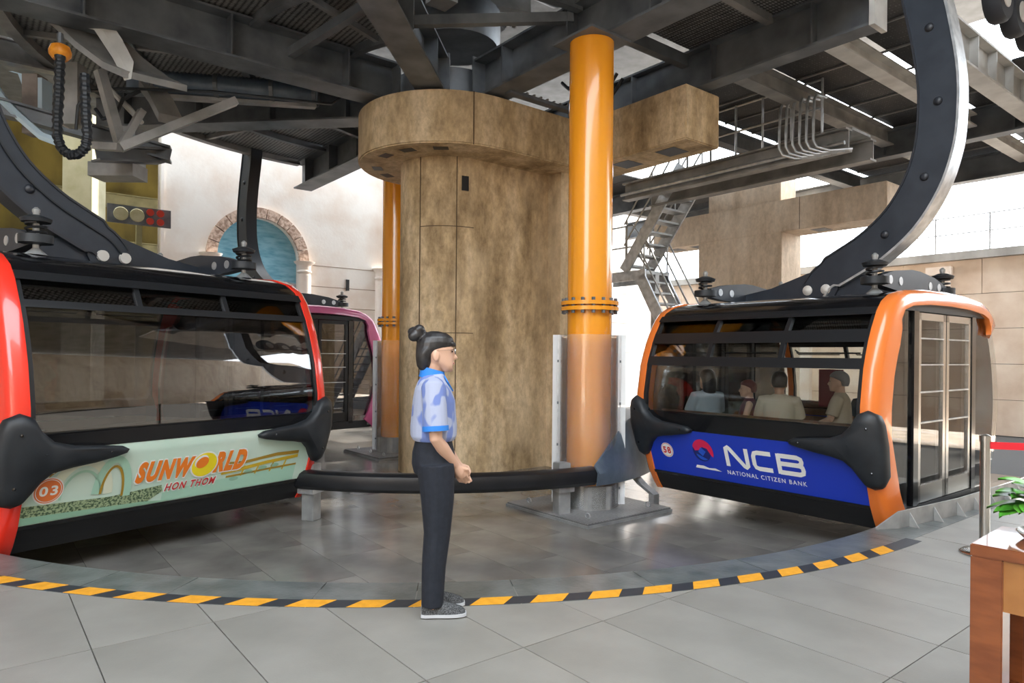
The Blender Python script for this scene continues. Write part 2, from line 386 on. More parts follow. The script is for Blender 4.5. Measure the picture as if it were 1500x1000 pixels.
for k in range(11):
    t0, t1 = PI*k/11+.012, PI*(k+1)/11-.012; st = []
    for i in range(5):
        t = t0+(t1-t0)*i/4; c, s_ = -math.cos(t), math.sin(t)
        st.append([(-.02, ac+ar*c, spring+ar*s_), (.09, ac+ar*c, spring+ar*s_), (.09, ac+(ar+.25)*c, spring+(ar+.25)*s_), (-.02, ac+(ar+.25)*c, spring+(ar+.25)*s_)])
    MB().loft(st).build('arch_stone', 'arch_stone', wl)
def half_col(b, top, parent):
    m = MB(); m.lathe([(.17, 0), (.17, top-.35), (.155, top-.34), (.16, top-.3), (.19, top-.28), (.19, top-.25), (.16, top-.22), (.17, top-.1), (.25, top-.04), (.27, top)], 20, (.04, b, 0)); return m.build('half_column', 'plaster', parent, True)
for b in (ac-ar-.14, ac+ar+.14, 3.1, 9.2): half_col(b, spring+.02, wl)
for z in (4.15, 3.6, 3.05, 2.5, 1.95):
    MB().box(.0, .004, ac+ar+.3, 14.9, z, z+.018).build('groove', 'plaster_line', wl)
MB().box(0, .03, B0-.02, B0+.05, 0, 10.4).build('corner_bead', 'plaster', wl)
MB().box(.01, .06, 2.05, 2.13, 3.55, 3.85).build('wall_lamp', 'black_matt', wl)
# right background wall with pilasters and terrace rail, outside in the sun
wr = abempty('wall_back', 6, 13.4, -.35, kind='structure', label='sunlit sandstone block wall behind the arriving cabin')
for r in range(5):
    off = .0 if r % 2 else .9
    for k in range(-9, 9):
        x0 = k*1.8+off
        if x0+1.8 < -13 or x0 > 14: continue
        MB().box(max(x0, -13)+.006, x0+1.794, 0, .5, r*.86+.006, r*.86+.854).build('block', 'sandstone', wr)
MB().box(-13, 14, .04, .48, 0, 4.3).build('wall_core', 'joint', wr)
MB().box(-13, 14, -.15, .6, 4.3, 4.5).build('coping', 'concrete_grey', wr)
for x in (-10.5, -7.2, -3.6, 0, 3.6, 7.2, 10.8):
    m = MB(); m.box(x-.22, x+.22, -.16, 0, 0, 3.95); m.box(x-.28, x+.28, -.22, 0, 3.95, 4.15); m.box(x-.28, x+.28, -.22, 0, 0, .3); m.build('pilaster', 'plaster', wr)
g = abempty('terrace_rail', 6, 13.6, 4.15, label='thin steel terrace railing on top of the sunlit block wall', cat='railing')
for k in range(9): MB().tube([(-5+k*1.2, 0, 0), (-5+k*1.2, 0, .95)], .02, 6).build('post', 'steel_grey', g)
for z in (.5, .93): MB().tube([(-5, 0, z), (4.6, 0, z)], .016, 6).build('rail', 'steel_grey', g)
g = abempty('cable_coil', 6.9, 14.6, 4.15, label='coiled black cables on the terrace above the sunlit wall', cat='cable')
for k in range(5): MB().tube([(1.7*math.cos(t*PI/12)*(1-.03*k), .7*math.sin(t*PI/12), .06+.1*k) for t in range(24)], .05, 6, True).build('loop', 'rubber', g)
tag(MB().box(-.6, .6, -.5, .5, 0, 2.6, ).build('concrete_block', 'concrete_grey', None, M=MAB @ Matrix.Translation((7.2, 17, 4.15))), 'pale grey concrete pier standing on the terrace beyond the railing', 'pier')
tag(MB().box(-60, 60, -60, 60, -.2, 0).build('ground', 'concrete_pale', None, M=Matrix.Translation((0, 20, -.75))), 'pale paved ground outside the station', kind='structure')
# low garden wall far behind, seen between the stairs and the cabin
tag(MB().box(-14, -1.5, 0, .4, -.4, 2.2).build('wall_far', 'concrete_pale', None, M=MAB @ Matrix.Translation((-2, 22, 0))), 'low sandstone wall outside beyond the stairs', kind='structure')

# concourse wall behind the photographer, unseen, added for the cabin window reflections
wf = empty('wall_front', (0, -8, 0), 0, kind='structure', label='unseen tan concourse wall behind the viewpoint, added for window reflections')
for x0, x1 in ((-16, -9.5), (-6.5, -1.6), (1.6, 6.5), (9.5, 16)): MB().box(x0, x1, -.3, .3, 0, 4.6).build('wall_pier', 'concrete_pale', wf)
for x0, x1 in ((-9.5, -6.5), (-1.6, 1.6), (6.5, 9.5)):
    c = (x0+x1)/2; rr = (x1-x0)/2; n = 16
    arc = [(c-rr*math.cos(PI*k/n), 2.4+.8*math.sin(PI*k/n)) for k in range(n+1)]
    MB().prism(arc+[(x1, 4.6), (x0, 4.6)], -.3, .3, Matrix.Rotation(PI/2, 4, 'X')).build('arch_head', 'concrete_pale', wf)
MB().box(-16, 16, -4, -3.7, 0, 4.6).build('inner_wall', 'plaster', wf)
wq = abempty('wall_right', 13.5, -2, 0, kind='structure', label='unseen wall along the boarding hall to the right, added for window reflections')  # out of view; added and raised so the windows reflect wall, not sky
MB().box(0, .3, -12, 16, 0, 8.4).build('wall_face', 'concrete_pale', wq)
for b in (-9, -5, -1, 3, 7): MB().box(-.18, 0, b, b+.5, 0, 4.2).build('pilaster', 'concrete_pale', wq)
for b in (-7, -3, 1, 5): MB().box(-.04, 0, b-.2, b+1.4, .9, 2.9).build('panel', 'concrete', wq)
wz = abempty('wall_side', -4, -16, -.35, kind='structure', label='unseen tan wall to the left of the viewpoint, added for window reflections')  # out of view; added to close the open side in the window reflections
MB().box(-13, 12, -.3, 0, 0, 8.8).build('wall_face', 'concrete_pale', wz)
for a in (-11, -7, -3, 1, 5, 9): MB().box(a, a+.5, 0, .2, 0, 4.8).build('pilaster', 'plaster', wz)
# maintenance hall on the left, its yellow light put into the wall colour
wy = abempty('wall_hall', -17, -8, -.35, kind='structure', label='maintenance hall wall at the far left with yellow light in its colour')
MB().box(-.3, 0, -10, 9.5, 0, 9).build('hall_wall_face', 'yellow_light_wall', wy)
for z, h in ((2.9, .35), (3.9, .4), (5.2, .3), (6.6, .45)):
    MB().ibeam((.35, -10, z), (.35, 9, z), h, .3).build('hall_beam', 'yellow_steel', wy)
for b in (-6, -3.2, -.6, 2.2): MB().box(.1, .5, b, b+.4, 0, 9).build('hall_post', 'yellow_steel', wy)
tag(MB().box(-.32, .32, -.25, .25, 0, 7.2).build('cream_column', 'cream_steel', None, M=Matrix.Translation(at(123, 320, 15)-Vector((0, 0, 5.0)))), 'cream painted box column in the maintenance hall', 'column')
g = empty('roller_bank', at(205, 316, 14.5), TH+PI/2, label='row of cream and red guide rollers in the maintenance hall', cat='rollers')
MB().box(-1.1, 1.1, .05, .12, -.35, .35).build('back_plate', 'steel_dark', g)
MB().box(-.1, .1, .13, .3, -8.2, .3).build('support_post', 'yellow_steel', g)
for k in range(2): MB().lathe([(.1, 0), (.24, .0), (.26, .04), (.24, .09), (.1, .09)], 18, M=Matrix.Translation((-.65+k*.55, .04, 0)) @ Matrix.Rotation(PI/2, 4, 'X')).build('roller', 'cream_steel', g, True)
for k in range(4): MB().lathe([(.05, 0), (.13, .0), (.14, .04), (.13, .09), (.05, .09)], 14, M=Matrix.Translation((.35+(k % 2)*.36, .04, -.17+(k//2)*.34)) @ Matrix.Rotation(PI/2, 4, 'X')).build('small_roller', 'red_wheel', g, True)
tag(MB().box(-18, -8.3, -18, 10.6, 0, .3).box(-8.3, -6.3, -18, -9, 0, .3).box(-6.3, 8.0, -18, 10.6, 0, .3).box(8.0, 17, -1.5, 10.6, 0, .3).build('ceiling', 'steel_dark', None, M=MAB @ Matrix.Translation((0, 0, 8.6))), 'dark station roof high above the machinery', kind='structure')  # gaps over the platform and along the left wall invented to admit daylight

# ---------------------------------------------------------------- concrete piers
ZC0, ZC1 = 4.45, 5.2
def stadium(r, b1, n=28):                     # round end towards -b, straight sides to b1
    return [(r*math.cos(PI+PI*k/n), r*math.sin(PI+PI*k/n)) for k in range(n+1)] + [(r, b1), (-r, b1)]
p1 = abempty('concrete_pier', 0, 0, PIT, label='weathered tan concrete pier with a rounded drum cap behind the attendant', cat='pillar')
MB().prism(stadium(.74, 1.5), 0, ZC0-PIT).build('shaft', 'concrete', p1, True)
MB().box(-1.0, 1.06, 1.5, 2.4, 0, ZC0-PIT).build('rear_shaft', 'concrete', p1)
MB().prism(stadium(1.40, 1.7), ZC0-PIT, ZC1-PIT).build('drum_cap', 'concrete', p1, True, bevel=.02)
MB().box(-3.42, 3.42, 1.62, 2.38, ZC0-PIT, ZC1-PIT).build('cross_arm', 'concrete', p1, bevel=.015)
for t in (-128, -88, -64, -38, -150): 
    x, y = pol(1.12, t); MB().box(-.11, .11, -.075, .075, ZC0-PIT-.003, ZC0-PIT+.02, Matrix.Translation((x, y, 0)) @ Matrix.Rotation(math.radians(t+90), 4, 'Z')).build('anchor_pocket', 'black_matt', p1)
for x in (2.05, 2.9): MB().box(x-.17, x+.17, 1.8, 2.15, ZC0-PIT-.003, ZC0-PIT+.02).build('anchor_pocket', 'black_matt', p1)
for t in (-66, -22):
    x, y = pol(.743, t); MB().box(-.007, .007, -.006, .006, 0, ZC0-PIT, Matrix.Translation((x, y, 0)) @ Matrix.Rotation(math.radians(t), 4, 'Z')).build('joint', 'joint', p1)
for z in (2.15, 3.75): annulus(MB(), .73, .743, -66, 0, z, z+.012, 10).build('joint', 'joint', p1)
x, y = pol(1.403, -18); MB().box(-.006, .006, -.006, .006, ZC0-PIT, ZC1-PIT, Matrix.Translation((x, y, 0)) @ Matrix.Rotation(math.radians(-18), 4, 'Z')).build('joint', 'joint', p1)
x, y = pol(.74, -12); MB().box(-.02, .012, -.055, .055, 4.3, 4.52, Matrix.Translation((x, y, 0)) @ Matrix.Rotation(math.radians(-12), 4, 'Z')).build('service_hole', 'black_matt', p1)
p2 = abempty('concrete_pier', 0, 9.45, PIT, label='pale concrete hammerhead pier behind the steel stairs', cat='pillar')
MB().box(-1.78, .56, -.45, .45, 0, ZC0-PIT).build('shaft', 'concrete_pale', p2, bevel=.015)
MB().box(-3.3, 2.92, -.45, .45, ZC0-PIT, ZC1-PIT).build('cross_arm', 'concrete_pale', p2, bevel=.015)
MB().box(-1.55, .47, -.35, .35, ZC1-PIT, 6.1-PIT).build('upper_stub', 'concrete_pale', p2, bevel=.015)
for z in (2.2, 3.1): MB().box(-1.78, .56, -.454, -.45, z, z+.014).build('joint', 'joint', p2)
MB().box(1.0, 1.012, -.454, -.45, ZC0-PIT, ZC1-PIT).build('joint', 'joint', p2)
for x in (-2.8, -2.1, 1.3): MB().box(x-.17, x+.17, -.2, .2, ZC0-PIT-.003, ZC0-PIT+.02).build('anchor_pocket', 'black_matt', p2)

# ---------------------------------------------------------------- overhead steel deck
ZB, ZM = 5.24, 5.86                           # underside of the beams, level of the mesh
deck = abempty('ceiling', 0, 0, ZB, kind='structure', label='dark steel deck of radial beams and mesh panels overhead')
def dk(z): return z-ZB
def beam(p, q, h=.56, wd=.26, t=.03, m='steel_dark', n_stiff=0, parent=deck):
    o = MB().ibeam(p, q, h, wd, t).build('steel_beam', m, parent)
    p, q = Vector(p), Vector(q); d = (q-p); an = math.atan2(d.y, d.x)
    for k in range(n_stiff):
        c = p+d*(k+.5)/n_stiff
        MB().box(-.012, .012, -wd/2+.01, wd/2-.01, t, h-t, Matrix.Translation(c) @ Matrix.Rotation(an, 4, 'Z')).build('stiffener', m, o)
    return o
for t, r0, r1 in ((0, 1.0, 6.3), (-45, 1.0, 6.1), (-90, 1.0, 7.4), (-135, 1.0, 6.1), (180, 1.0, 6.1)):
    beam((*pol(r0, t), 0), (*pol(r1, t), 0), .58, .42, n_stiff=4)
    MB().box(-.015, .015, -.23, .23, -.02, .62, Matrix.Translation((*pol(1.0, t), 0)) @ Matrix.Rotation(math.radians(t), 4, 'Z')).build('end_plate', 'steel_dark', deck)
m = MB(); m.lathe([(.86, -.02), (.86, .50)], 40); m.build('hub_drum', 'steel_dark', deck, True)
MB().lathe([(1.0, -.04), (1.0, -.01), (.2, -.01)], 40).build('hub_flange', 'steel_dark', deck)
# mesh sectors
def sector(r0, r1, t0, t1, n=5):
    ra, rb = [pol(r0, t0+(t1-t0)*i/n) for i in range(n+1)], [pol(r1, t0+(t1-t0)*i/n) for i in range(n+1)]
    m = MB(); m.loft([[(*p, dk(ZM)), (*q, dk(ZM)), (*q, dk(ZM)+.03), (*p, dk(ZM)+.03)] for p, q in zip(ra, rb)]); return m.build('mesh_panel', 'mesh_panel', deck)
for k in range(4):
    t0 = -45*(k+1); t1 = t0+45
    rs = (3.1, 4.55, 5.95) if k == 0 else (1.7, 3.1, 4.55, 5.95)
    for r0, r1 in zip(rs[:-1], rs[1:]):
        sector(r0+.02, r1-.02, t0+.5, t0+22.2); sector(r0+.02, r1-.02, t0+22.8, t1-.5)
    for r in rs:
        wd = .16 if r > 5.5 else .10
        annulus(MB(), r-wd/2, r+wd/2, t0+1.5, t1-1.5, dk(ZM)-.12, dk(ZM)-.005, 10).build('ring_channel', 'steel_grey' if r > 5.5 else 'steel_dark', deck)
    MB().bar((*pol(rs[0], t0+22.5), dk(ZM)-.04), (*pol(5.95, t0+22.5), dk(ZM)-.04), .07, .08).build('angle_bar', 'steel_grey', deck)
    # knee brace and cross strut between neighbouring beams
    MB().bar((*pol(2.6, t0+2), dk(5.55)), (*pol(3.0, t1-2), dk(5.7)), .10, .12).build('strut', 'steel_dark', deck)
# straight section towards the line
beam((-5.7, 2.06, 0), (5.72, 2.06, 0), .56, .26, n_stiff=8)
MB().box(5.70, 5.76, 1.90, 2.22, -.02, .6).build('end_plate', 'steel_white', deck)  # whiter than the other end plates: outdoor light put into its colour
beam((-5.7, 7.5, .0), (6.6, 7.5, 0), .50, .26, n_stiff=6)
beam((-5.7, 10.6, .0), (7.4, 10.6, 0), .50, .26)
for a, mt, h in ((1.7, 'steel_dark', .3), (3.62, 'steel_grey', .30), (4.95, 'steel_white', .22), (-3.62, 'steel_grey', .3)):
    for b0, b1 in ((2.2, 7.35), (7.65, 10.45)):
        MB().ibeam((a, b0, dk(5.42)), (a, b1, dk(5.42)), h, .22, .025).build('longitudinal_beam', mt, deck)
beam((5.85, 3.4, dk(5.3)), (5.85, 12, dk(5.3)), .5, .26, m='steel_white', n_stiff=12)
for b0 in [2.25+.86*k for k in range(10)]:
    for a0, a1 in ((1.85, 3.55), (3.7, 4.88), (5.02, 5.72), (6.0, 7.4), (-3.5, -1.8)):
        if a0 > 5.9 and b0 < 5.5: continue
        MB().box(a0, a1, b0+.01, b0+.85, dk(ZM)-.1, dk(ZM)-.07).build('mesh_panel', 'mesh_panel', deck)
    MB().box(1.85, 5.7, b0-.02, b0+.01, dk(ZM)-.125, dk(ZM)-.1).build('angle_bar', 'steel_grey', deck)
for a0, a1 in ((3.2, 4.45), (4.45, 5.7)):
    for b0 in (.25, .85, 1.45): MB().box(a0+.02, a1-.02, b0, b0+.58, dk(ZM)-.05, dk(ZM)-.02).build('mesh_panel', 'mesh_panel', deck)
MB().bar((4.45, .15, dk(ZM)-.1), (4.45, 1.95, dk(ZM)-.1), .10, .1).build('angle_bar', 'steel_grey', deck)
MB().bar((3.15, .15, dk(ZM)-.2), (3.15, 1.95, dk(ZM)-.2), .12, .16).build('angle_bar', 'steel_dark', deck)
MB().bar((5.75, .1, dk(ZM)-.1), (5.75, 1.95, dk(ZM)-.1), .14, .2).build('angle_bar', 'steel_grey', deck)
# machinery above the hub
g = abempty('drive_unit', 1.4, -.4, 5.9, label='grey steel drive machinery in the opening above the drum cap', cat='machine')
MB().ibeam((.1, -1.2, .35), (1.5, .5, .5), .36, .3).build('frame_beam', 'steel_grey', g)
MB().ibeam((-.9, -.6, .9), (.9, -1.6, 1.0), .3, .3).build('frame_beam', 'steel_grey', g)
MB().box(.2, .5, -1.0, -.7, .1, .9).build('bracket', 'steel_grey', g)
m = MB(); m.lathe([(.0, 0), (.62, 0), (.66, .1), (.66, .5), (.55, .6), (.3, .8), (0, .82)], 28, (-.6, .0, .1)); m.build('gear_housing', 'steel_dark', g, True)
m = MB(); m.tube([(.9, -.3, .6), (.9, .7, .6)], .26, 18); m.build('motor', 'duct', g, True)
for k in range(5): MB().tube([(.2+.14*k, -.6, 1.2), (.35+.14*k, .0, .75), (.7+.1*k, .45, .8), (1.1, .6, 1.5)], .03, 6).build('hose', 'rubber', g, True)
for k in range(4): MB().bar((-1.2+.5*k, -1.9, .55+.1*k), (-.6+.6*k, .9, .75), .14, .2).build('frame_bar', 'steel_grey' if k % 2 else 'steel_dark', g)
for k in range(5): MB().box(-.9+.45*k, -.65+.45*k, -1.3+.1*k, -1.0+.1*k, .2, .5).build('gear_block', 'galv_dull' if k % 2 else 'steel_dark', g)
for k in range(4): MB().tube([(-.9+.4*k, -1.6, .9), (-.7+.4*k, -1.2, .3), (-.2+.4*k, -.9, .25), (.2+.3*k, -.4, .6)], .025, 6).build('hose', 'rubber', g, True)
MB().tube([(-1.5, -1.5, .7), (1.6, -1.1, .75)], .07, 12).build('pipe', 'galvanised', g, True)
for k in range(12): MB().tube([(*pol(.78, k*30), -.1), (*pol(.78, k*30), -.02)], .03, 6).build('bolt', 'steel_grey', g)
g = abempty('access_ladder', 3.0, 1.0, 5.95, label='galvanised ladder beside the drive machinery overhead', cat='ladder')
for x in (0, .4): MB().bar((x, 0, 0), (x, 0, 2.2), .06, .06).build('rail', 'galvanised', g)
for k in range(7): MB().tube([(0, 0, .2+.3*k), (.4, 0, .2+.3*k)], .015, 6).build('rung', 'galvanised', g)
g = abempty('cable_loom', 2.3, 1.0, 5.25, label='drooping black cables above the near orange column', cat='cable')
for k in range(4): MB().tube([(-.7+.9*i/8, .12*k, .35-.28*math.sin(PI*i/8)-.04*k) for i in range(9)], .025, 6).build('cable', 'rubber', g, True)
g = abempty('cable_tray', 1.55, .9, 5.21, label='perforated dark cable tray on the edge of the drum cap', cat='cable tray')
MB().box(-.06, .06, -.9, .7, 0, .05).build('tray', 'steel_dark', g)
for k in range(12): MB().box(-.075, .075, -.86+.13*k, -.83+.13*k, .05, .07).build('rung', 'steel_grey', g)
# drive tyres on the arrival side
g = abempty('tyre_conveyor', 6.55, 5.3, 5.35, label='row of black drive tyres at the top right of the station', cat='tyres')
MB().bar((.32, -2.2, .42), (.32, 5, .42), .07, .16).build('rail', 'steel_white', g)
src = None
for k in range(13):
    M_ = Matrix.Rotation(PI/2, 4, 'Y')
    o = MB().lathe([(.11, -.09), (.24, -.09), (.27, -.05), (.27, .05), (.24, .09), (.11, .09)], 20, M=M_).build('tyre', 'tyre', g, True) if src is None else dupmesh(src, 'tyre', g)
    if src is None: src = o; hub = MB().lathe([(.03, -.1), (.12, -.1), (.12, .1), (.03, .1)], 14, M=M_).build('wheel_hub', 'rim', o, True)
    else: dupmesh(hub, 'wheel_hub', o)
    o.location = (0, -2.1+.56*k, .25)
src2 = None
for k in range(11):
    o = MB().lathe([(.14, -.04), (.24, -.04), (.25, 0), (.24, .04), (.14, .04)], 20, M=Matrix.Rotation(PI/2, 4, 'Y')).build('belt_pulley', 'rim', g, True) if src2 is None else dupmesh(src2, 'belt_pulley', g)
    src2 = src2 or o; o.location = (.55, -1.9+.56*k, .32)
tag(MB().box(6.2, 7.6, 2, 12, 0, .04).build('corrugated_roof', 'steel_white', None, M=MAB @ Matrix.Translation((1.0, 0, 7.0))), 'white sheet canopy above the drive tyres at top right', 'canopy')

# walkway, handrail, conduits, stairs behind the near orange column
g = abempty('service_walkway', 2.4, 4.2, 4.55, label='grey steel walkway beam with handrail under the deck', cat='walkway')
MB().ibeam((-2.4, 0, 0), (2.0, 0, 0), .34, .2).build('walkway_beam', 'steel_grey', g)
MB().ibeam((-2.4, .8, 0), (2.0, .8, 0), .34, .2).build('walkway_beam', 'steel_grey', g)
MB().box(-2.4, 2.0, .1, .7, .34, .38).build('walkway_deck', 'galv_dull', g)
MB().tube([(-2.4, -.13, .10), (2.0, -.13, .10)], .03, 8).build('pipe', 'galvanised', g)
for k in range(6): MB().tube([(-.9+.5*k, -.02, .34), (-.9+.5*k, -.02, 1.2)], .02, 6).build('handrail_post', 'galvanised', g)
for z in (.75, 1.18): MB().tube([(-.9, -.02, z), (1.6, -.02, z)], .018, 6).build('handrail', 'galvanised', g)
g = abempty('conduit_bundle', 3.75, 4.0, 4.5, label='bundle of bent galvanised conduits at the end of the walkway beam', cat='conduits')
for k in range(6):
    x = .11*k-.3
    MB().tube([(x, .3, .98), (x, .0, .95), (x, -.06, .86), (x, -.08, .5), (x, -.08, .25), (x+.05, -.06, .14), (x+.22, 0, .06), (x+.5, .1, .04)], .022, 8).build('conduit', 'galvanised', g, True)
g = abempty('steel_stairs', 0, 5.0, PIT, label='galvanised zigzag service stairs beside the near orange column', cat='stairs')
def flight(a0, z0, a1, z1, n, nm):
    for b in (0, .75):
        MB().bar((a0, b, z0), (a1, b, z1), .04, .26).build('stringer', 'galvanised', g)
    for k in range(n):
        f = (k+.5)/n; x, z = a0+(a1-a0)*f, z0+(z1-z0)*f
        MB().box(x-.13, x+.13, .02, .73, z-.02, z+.02).build('tread', 'galv_dull', g)
    for b in (0, .75):
        for dz in (.55, 1.0): MB().tube([(a0, b, z0+dz), (a1, b, z1+dz)], .018, 6).build('handrail', 'galv_dull', g)
        for f in (.05, .5, .95):
            x, z = a0+(a1-a0)*f, z0+(z1-z0)*f; MB().tube([(x, b, z), (x, b, z+1.0)], .018, 6).build('handrail_post', 'galv_dull', g)
flight(.75, 5.25-PIT, -.75, 3.3-PIT, 9, 'u')
MB().box(-1.75, -.15, .0, .75, 3.2-PIT, 3.27-PIT).build('landing', 'galv_dull', g)
for b in (0, .75): MB().box(-1.75, -.15, b-.02, b+.02, 3.08-PIT, 3.29-PIT).build('landing_channel', 'galvanised', g)
for x in (-1.7, -1.2, -.7): MB().tube([(x, 0, 3.27-PIT), (x, 0, 4.25-PIT)], .018, 6).build('handrail_post', 'galv_dull', g)
for z in (3.8, 4.25): MB().tube([(-1.7, 0, z-PIT), (-.5, 0, z-PIT), (-.1, 0, z-.5-PIT)], .018, 6).build('handrail', 'galv_dull', g)
flight(-.3, 3.15-PIT, 1.75, .0, 15, 'l')
for x in (-1.7, -.2): MB().box(x-.06, x+.06, .3, .42, 0, 3.2-PIT).build('support_post', 'galv_dull', g)

# far-left machinery
g = empty('corrugated_duct', at(330, 130, 9.6), label='dark corrugated air duct slung under the mesh on the left', cat='duct')
p0, p1_ = at(222, 120, 9.3)-g.location, at(462, 138, 10.4)-g.location; n = 44
MB().tube([p0.lerp(p1_, k/(2*n)) for k in range(2*n+1)], [.165 if k % 2 else .15 for k in range(2*n+1)], 18).build('duct_hose', 'duct', g, True, ang=80)
for f in (.0, .38, .72, 1.0): c = p0.lerp(p1_, f); MB().tube([c-Vector((.03, .003, 0)), c+Vector((.03, .003, 0))], .185, 18).build('clamp_band', 'steel_dark', g)
MB().bar(p0-Vector((.02, 0, .19)), p1_-Vector((0, 0, .19)), .12, .05).build('carrier_bar', 'steel_grey', g)
MB().box(-.28, 0, -.12, .12, -.16, .16, Matrix.Translation(p0)).build('duct_box', 'duct', g)
MB().tube([p0+Vector((-.9, 0, -.14)), p0+Vector((-.3, -.2, -.17)), p0+Vector((.9, -.2, -.2)), p1_+Vector((.3, -.2, -.22)), p1_+Vector((.45, -.1, -.05))], .02, 6).build('cable', 'rubber', g, True)
g = empty('brace_frame', at(177, 215, 8.6), label='grey steel V brace hanging below the deck on the left', cat='brace')
o = g.location
for p, q, wd in (((146, 103), (177, 214), .13), ((177, 216), (345, 148), .13), ((177, 214), (208, 162), .10), ((177, 216), (140, 214), .11)):
    MB().bar(at(*p, 8.5)-o, at(*q, 8.7 if q[0] < 300 else 9.3)-o, wd, wd*.8).build('brace_bar', 'steel_grey', g)
g = empty('bracket_arm', at(150, 75, 7.9), label='pale grey folded plate bracket under the left beam', cat='bracket')
o = g.location
m = MB()
rings = []
for (x, y) in ((68, 30), (110, 70), (150, 100), (178, 112)):
    p = at(x, y, 7.9)-o; rings.append([p, p+Vector((.52, .5, .02)), p+Vector((.52, .5, .10)), p+Vector((0, 0, .08))])
m.loft(rings); m.build('plate', 'steel_grey', g)
rings = []
for (x, y) in ((107, 36), (138, 44), (165, 85), (182, 118)):
    p = at(x, y, 7.95)-o; rings.append([p, p+Vector((.08, 0, .02)), p+Vector((.08, .05, .24)), p+Vector((0, .05, .22))])
MB().loft(rings).build('web_plate', 'steel_white', g)
g = empty('warning_lamp', at(88, 76, 7.4), label='orange dome lamp under the left beam', cat='lamp')
MB().lathe([(.0, -.09), (.07, -.085), (.105, -.04), (.11, 0), (.09, .06), (.03, .09)], 18).build('dome', 'lamp_orange', g, True)
MB().tube([(0, 0, .08), (0.0, .0, .2)], .03, 8).build('stem', 'steel_dark', g)
g = empty('drag_chain', at(105, 222, 7.3), label='black ribbed cable chain hanging in a U loop at upper left', cat='cable chain')
o = g.location; path = [(88, 82), (87, 110), (86, 140), (84, 170), (84, 200), (90, 218), (102, 227), (115, 226), (125, 216), (128, 200), (126, 170), (125, 140), (124, 105)]
P = [at(x, y, 7.3)-o for x, y in path]; D = []
for i in range(len(P)-1): D += [P[i].lerp(P[i+1], k/10) for k in range(10)]
MB().tube(D, [.045 if (k//2) % 2 else .054 for k in range(len(D))], 8).build('chain_links', 'rubber', g)
for k, (p, q, wd, mt) in enumerate((((-40, 82), (128, 118), .34, 'steel_grey'), ((-30, 160), (250, 238), .22, 'steel_dark'), ((140, 236), (235, 240), .22, 'steel_dark'))):
    a_, b_ = at(*p, 9.2), at(*q, 11 if k == 0 else 10)
    tag(MB().ibeam(a_, b_, wd, .22).build('steel_beam', mt, None), ['grey steel beam above the rusty post at far left', 'dark steel beam running under the cable chain loop', 'short dark steel beam above the hanging block at left'][k], 'beam')
tag(MB().bar(at(51, 112, 9.8), at(51, 198, 9.8), .22, .22).build('rusty_post', 'rust_steel', None), 'short rust-stained steel post at far left under the beam', 'post')
tag(MB().bar(at(66, 118, 9.7), at(66, 196, 9.7), .06, .22).build('pale_plate', 'pale_blue_steel', None), 'narrow pale blue plate on the rusty post', 'plate')
tag(MB().loft([[at(x, y, 9.7), at(x+6, y, 9.7), at(x+6, y, 10), at(x, y, 10)] for x, y in ((12, 104), (26, 108), (34, 130), (40, 150))]).build('curved_plate', 'pale_blue_steel', None), 'curved pale blue sheet hanging at the far left edge', 'plate')
tag(MB().tube([at(-15, 118, 9.3), at(6, 148, 9.3), at(30, 172, 9.3), at(62, 200, 9.3), at(84, 208, 9.3)], .06, 6).build('curved_bar', 'pale_blue_steel', None, True), 'curved pale blue bar sweeping below the rusty post', 'bar')
g = empty('hanging_block', at(175, 252, 9.9), label='grey steel block hanging below the left deck', cat='block')
MB().box(-.34, .3, -.2, .2, -.1, .1).build('block_body', 'steel_grey', g); MB().box(.0, .3, -.15, .15, .1, .62).build('block_post', 'galv_dull', g)
g = empty('actuator', at(205, 175, 8.9), label='pale hydraulic rod and black hoses beside the V brace', cat='actuator')
o = g.location
MB().tube([at(158, 128, 8.9)-o, at(188, 158, 8.9)-o, at(208, 180, 8.9)-o], [.03, .04, .03], 8).build('rod', 'steel_white', g)
MB().tube([at(140, 160, 8.9)-o, at(150, 174, 8.8)-o, at(168, 170, 8.8)-o, at(180, 145, 8.8)-o, at(205, 133, 8.9)-o], .025, 6).build('hose', 'rubber', g, True)
rings = []
for (x, y) in ((203, 130), (218, 150), (232, 178)):
    p = at(x, y, 9.1)-o; rings.append([p, p+Vector((.22, .2, 0)), p+Vector((.22, .2, .12)), p+Vector((0, 0, .12))])
MB().loft(rings).build('cover_plate', 'steel_grey', g)
g = empty('guide_post', at(106, 150, 9.0), label='upright steel guide post behind the cable chain', cat='post')
o = g.location
MB().bar(at(108, 95, 9)-o, at(108, 185, 9)-o, .22, .2).build('post', 'steel_grey', g); MB().bar(at(95, 95, 9)-o, at(95, 185, 9)-o, .05, .2).build('pink_strip', 'plaster', g)
MB().tube([at(125, 140, 8.9)-o, at(114, 155, 8.9)-o, at(111, 190, 8.9)-o], .02, 6).build('hose', 'rubber', g, True)

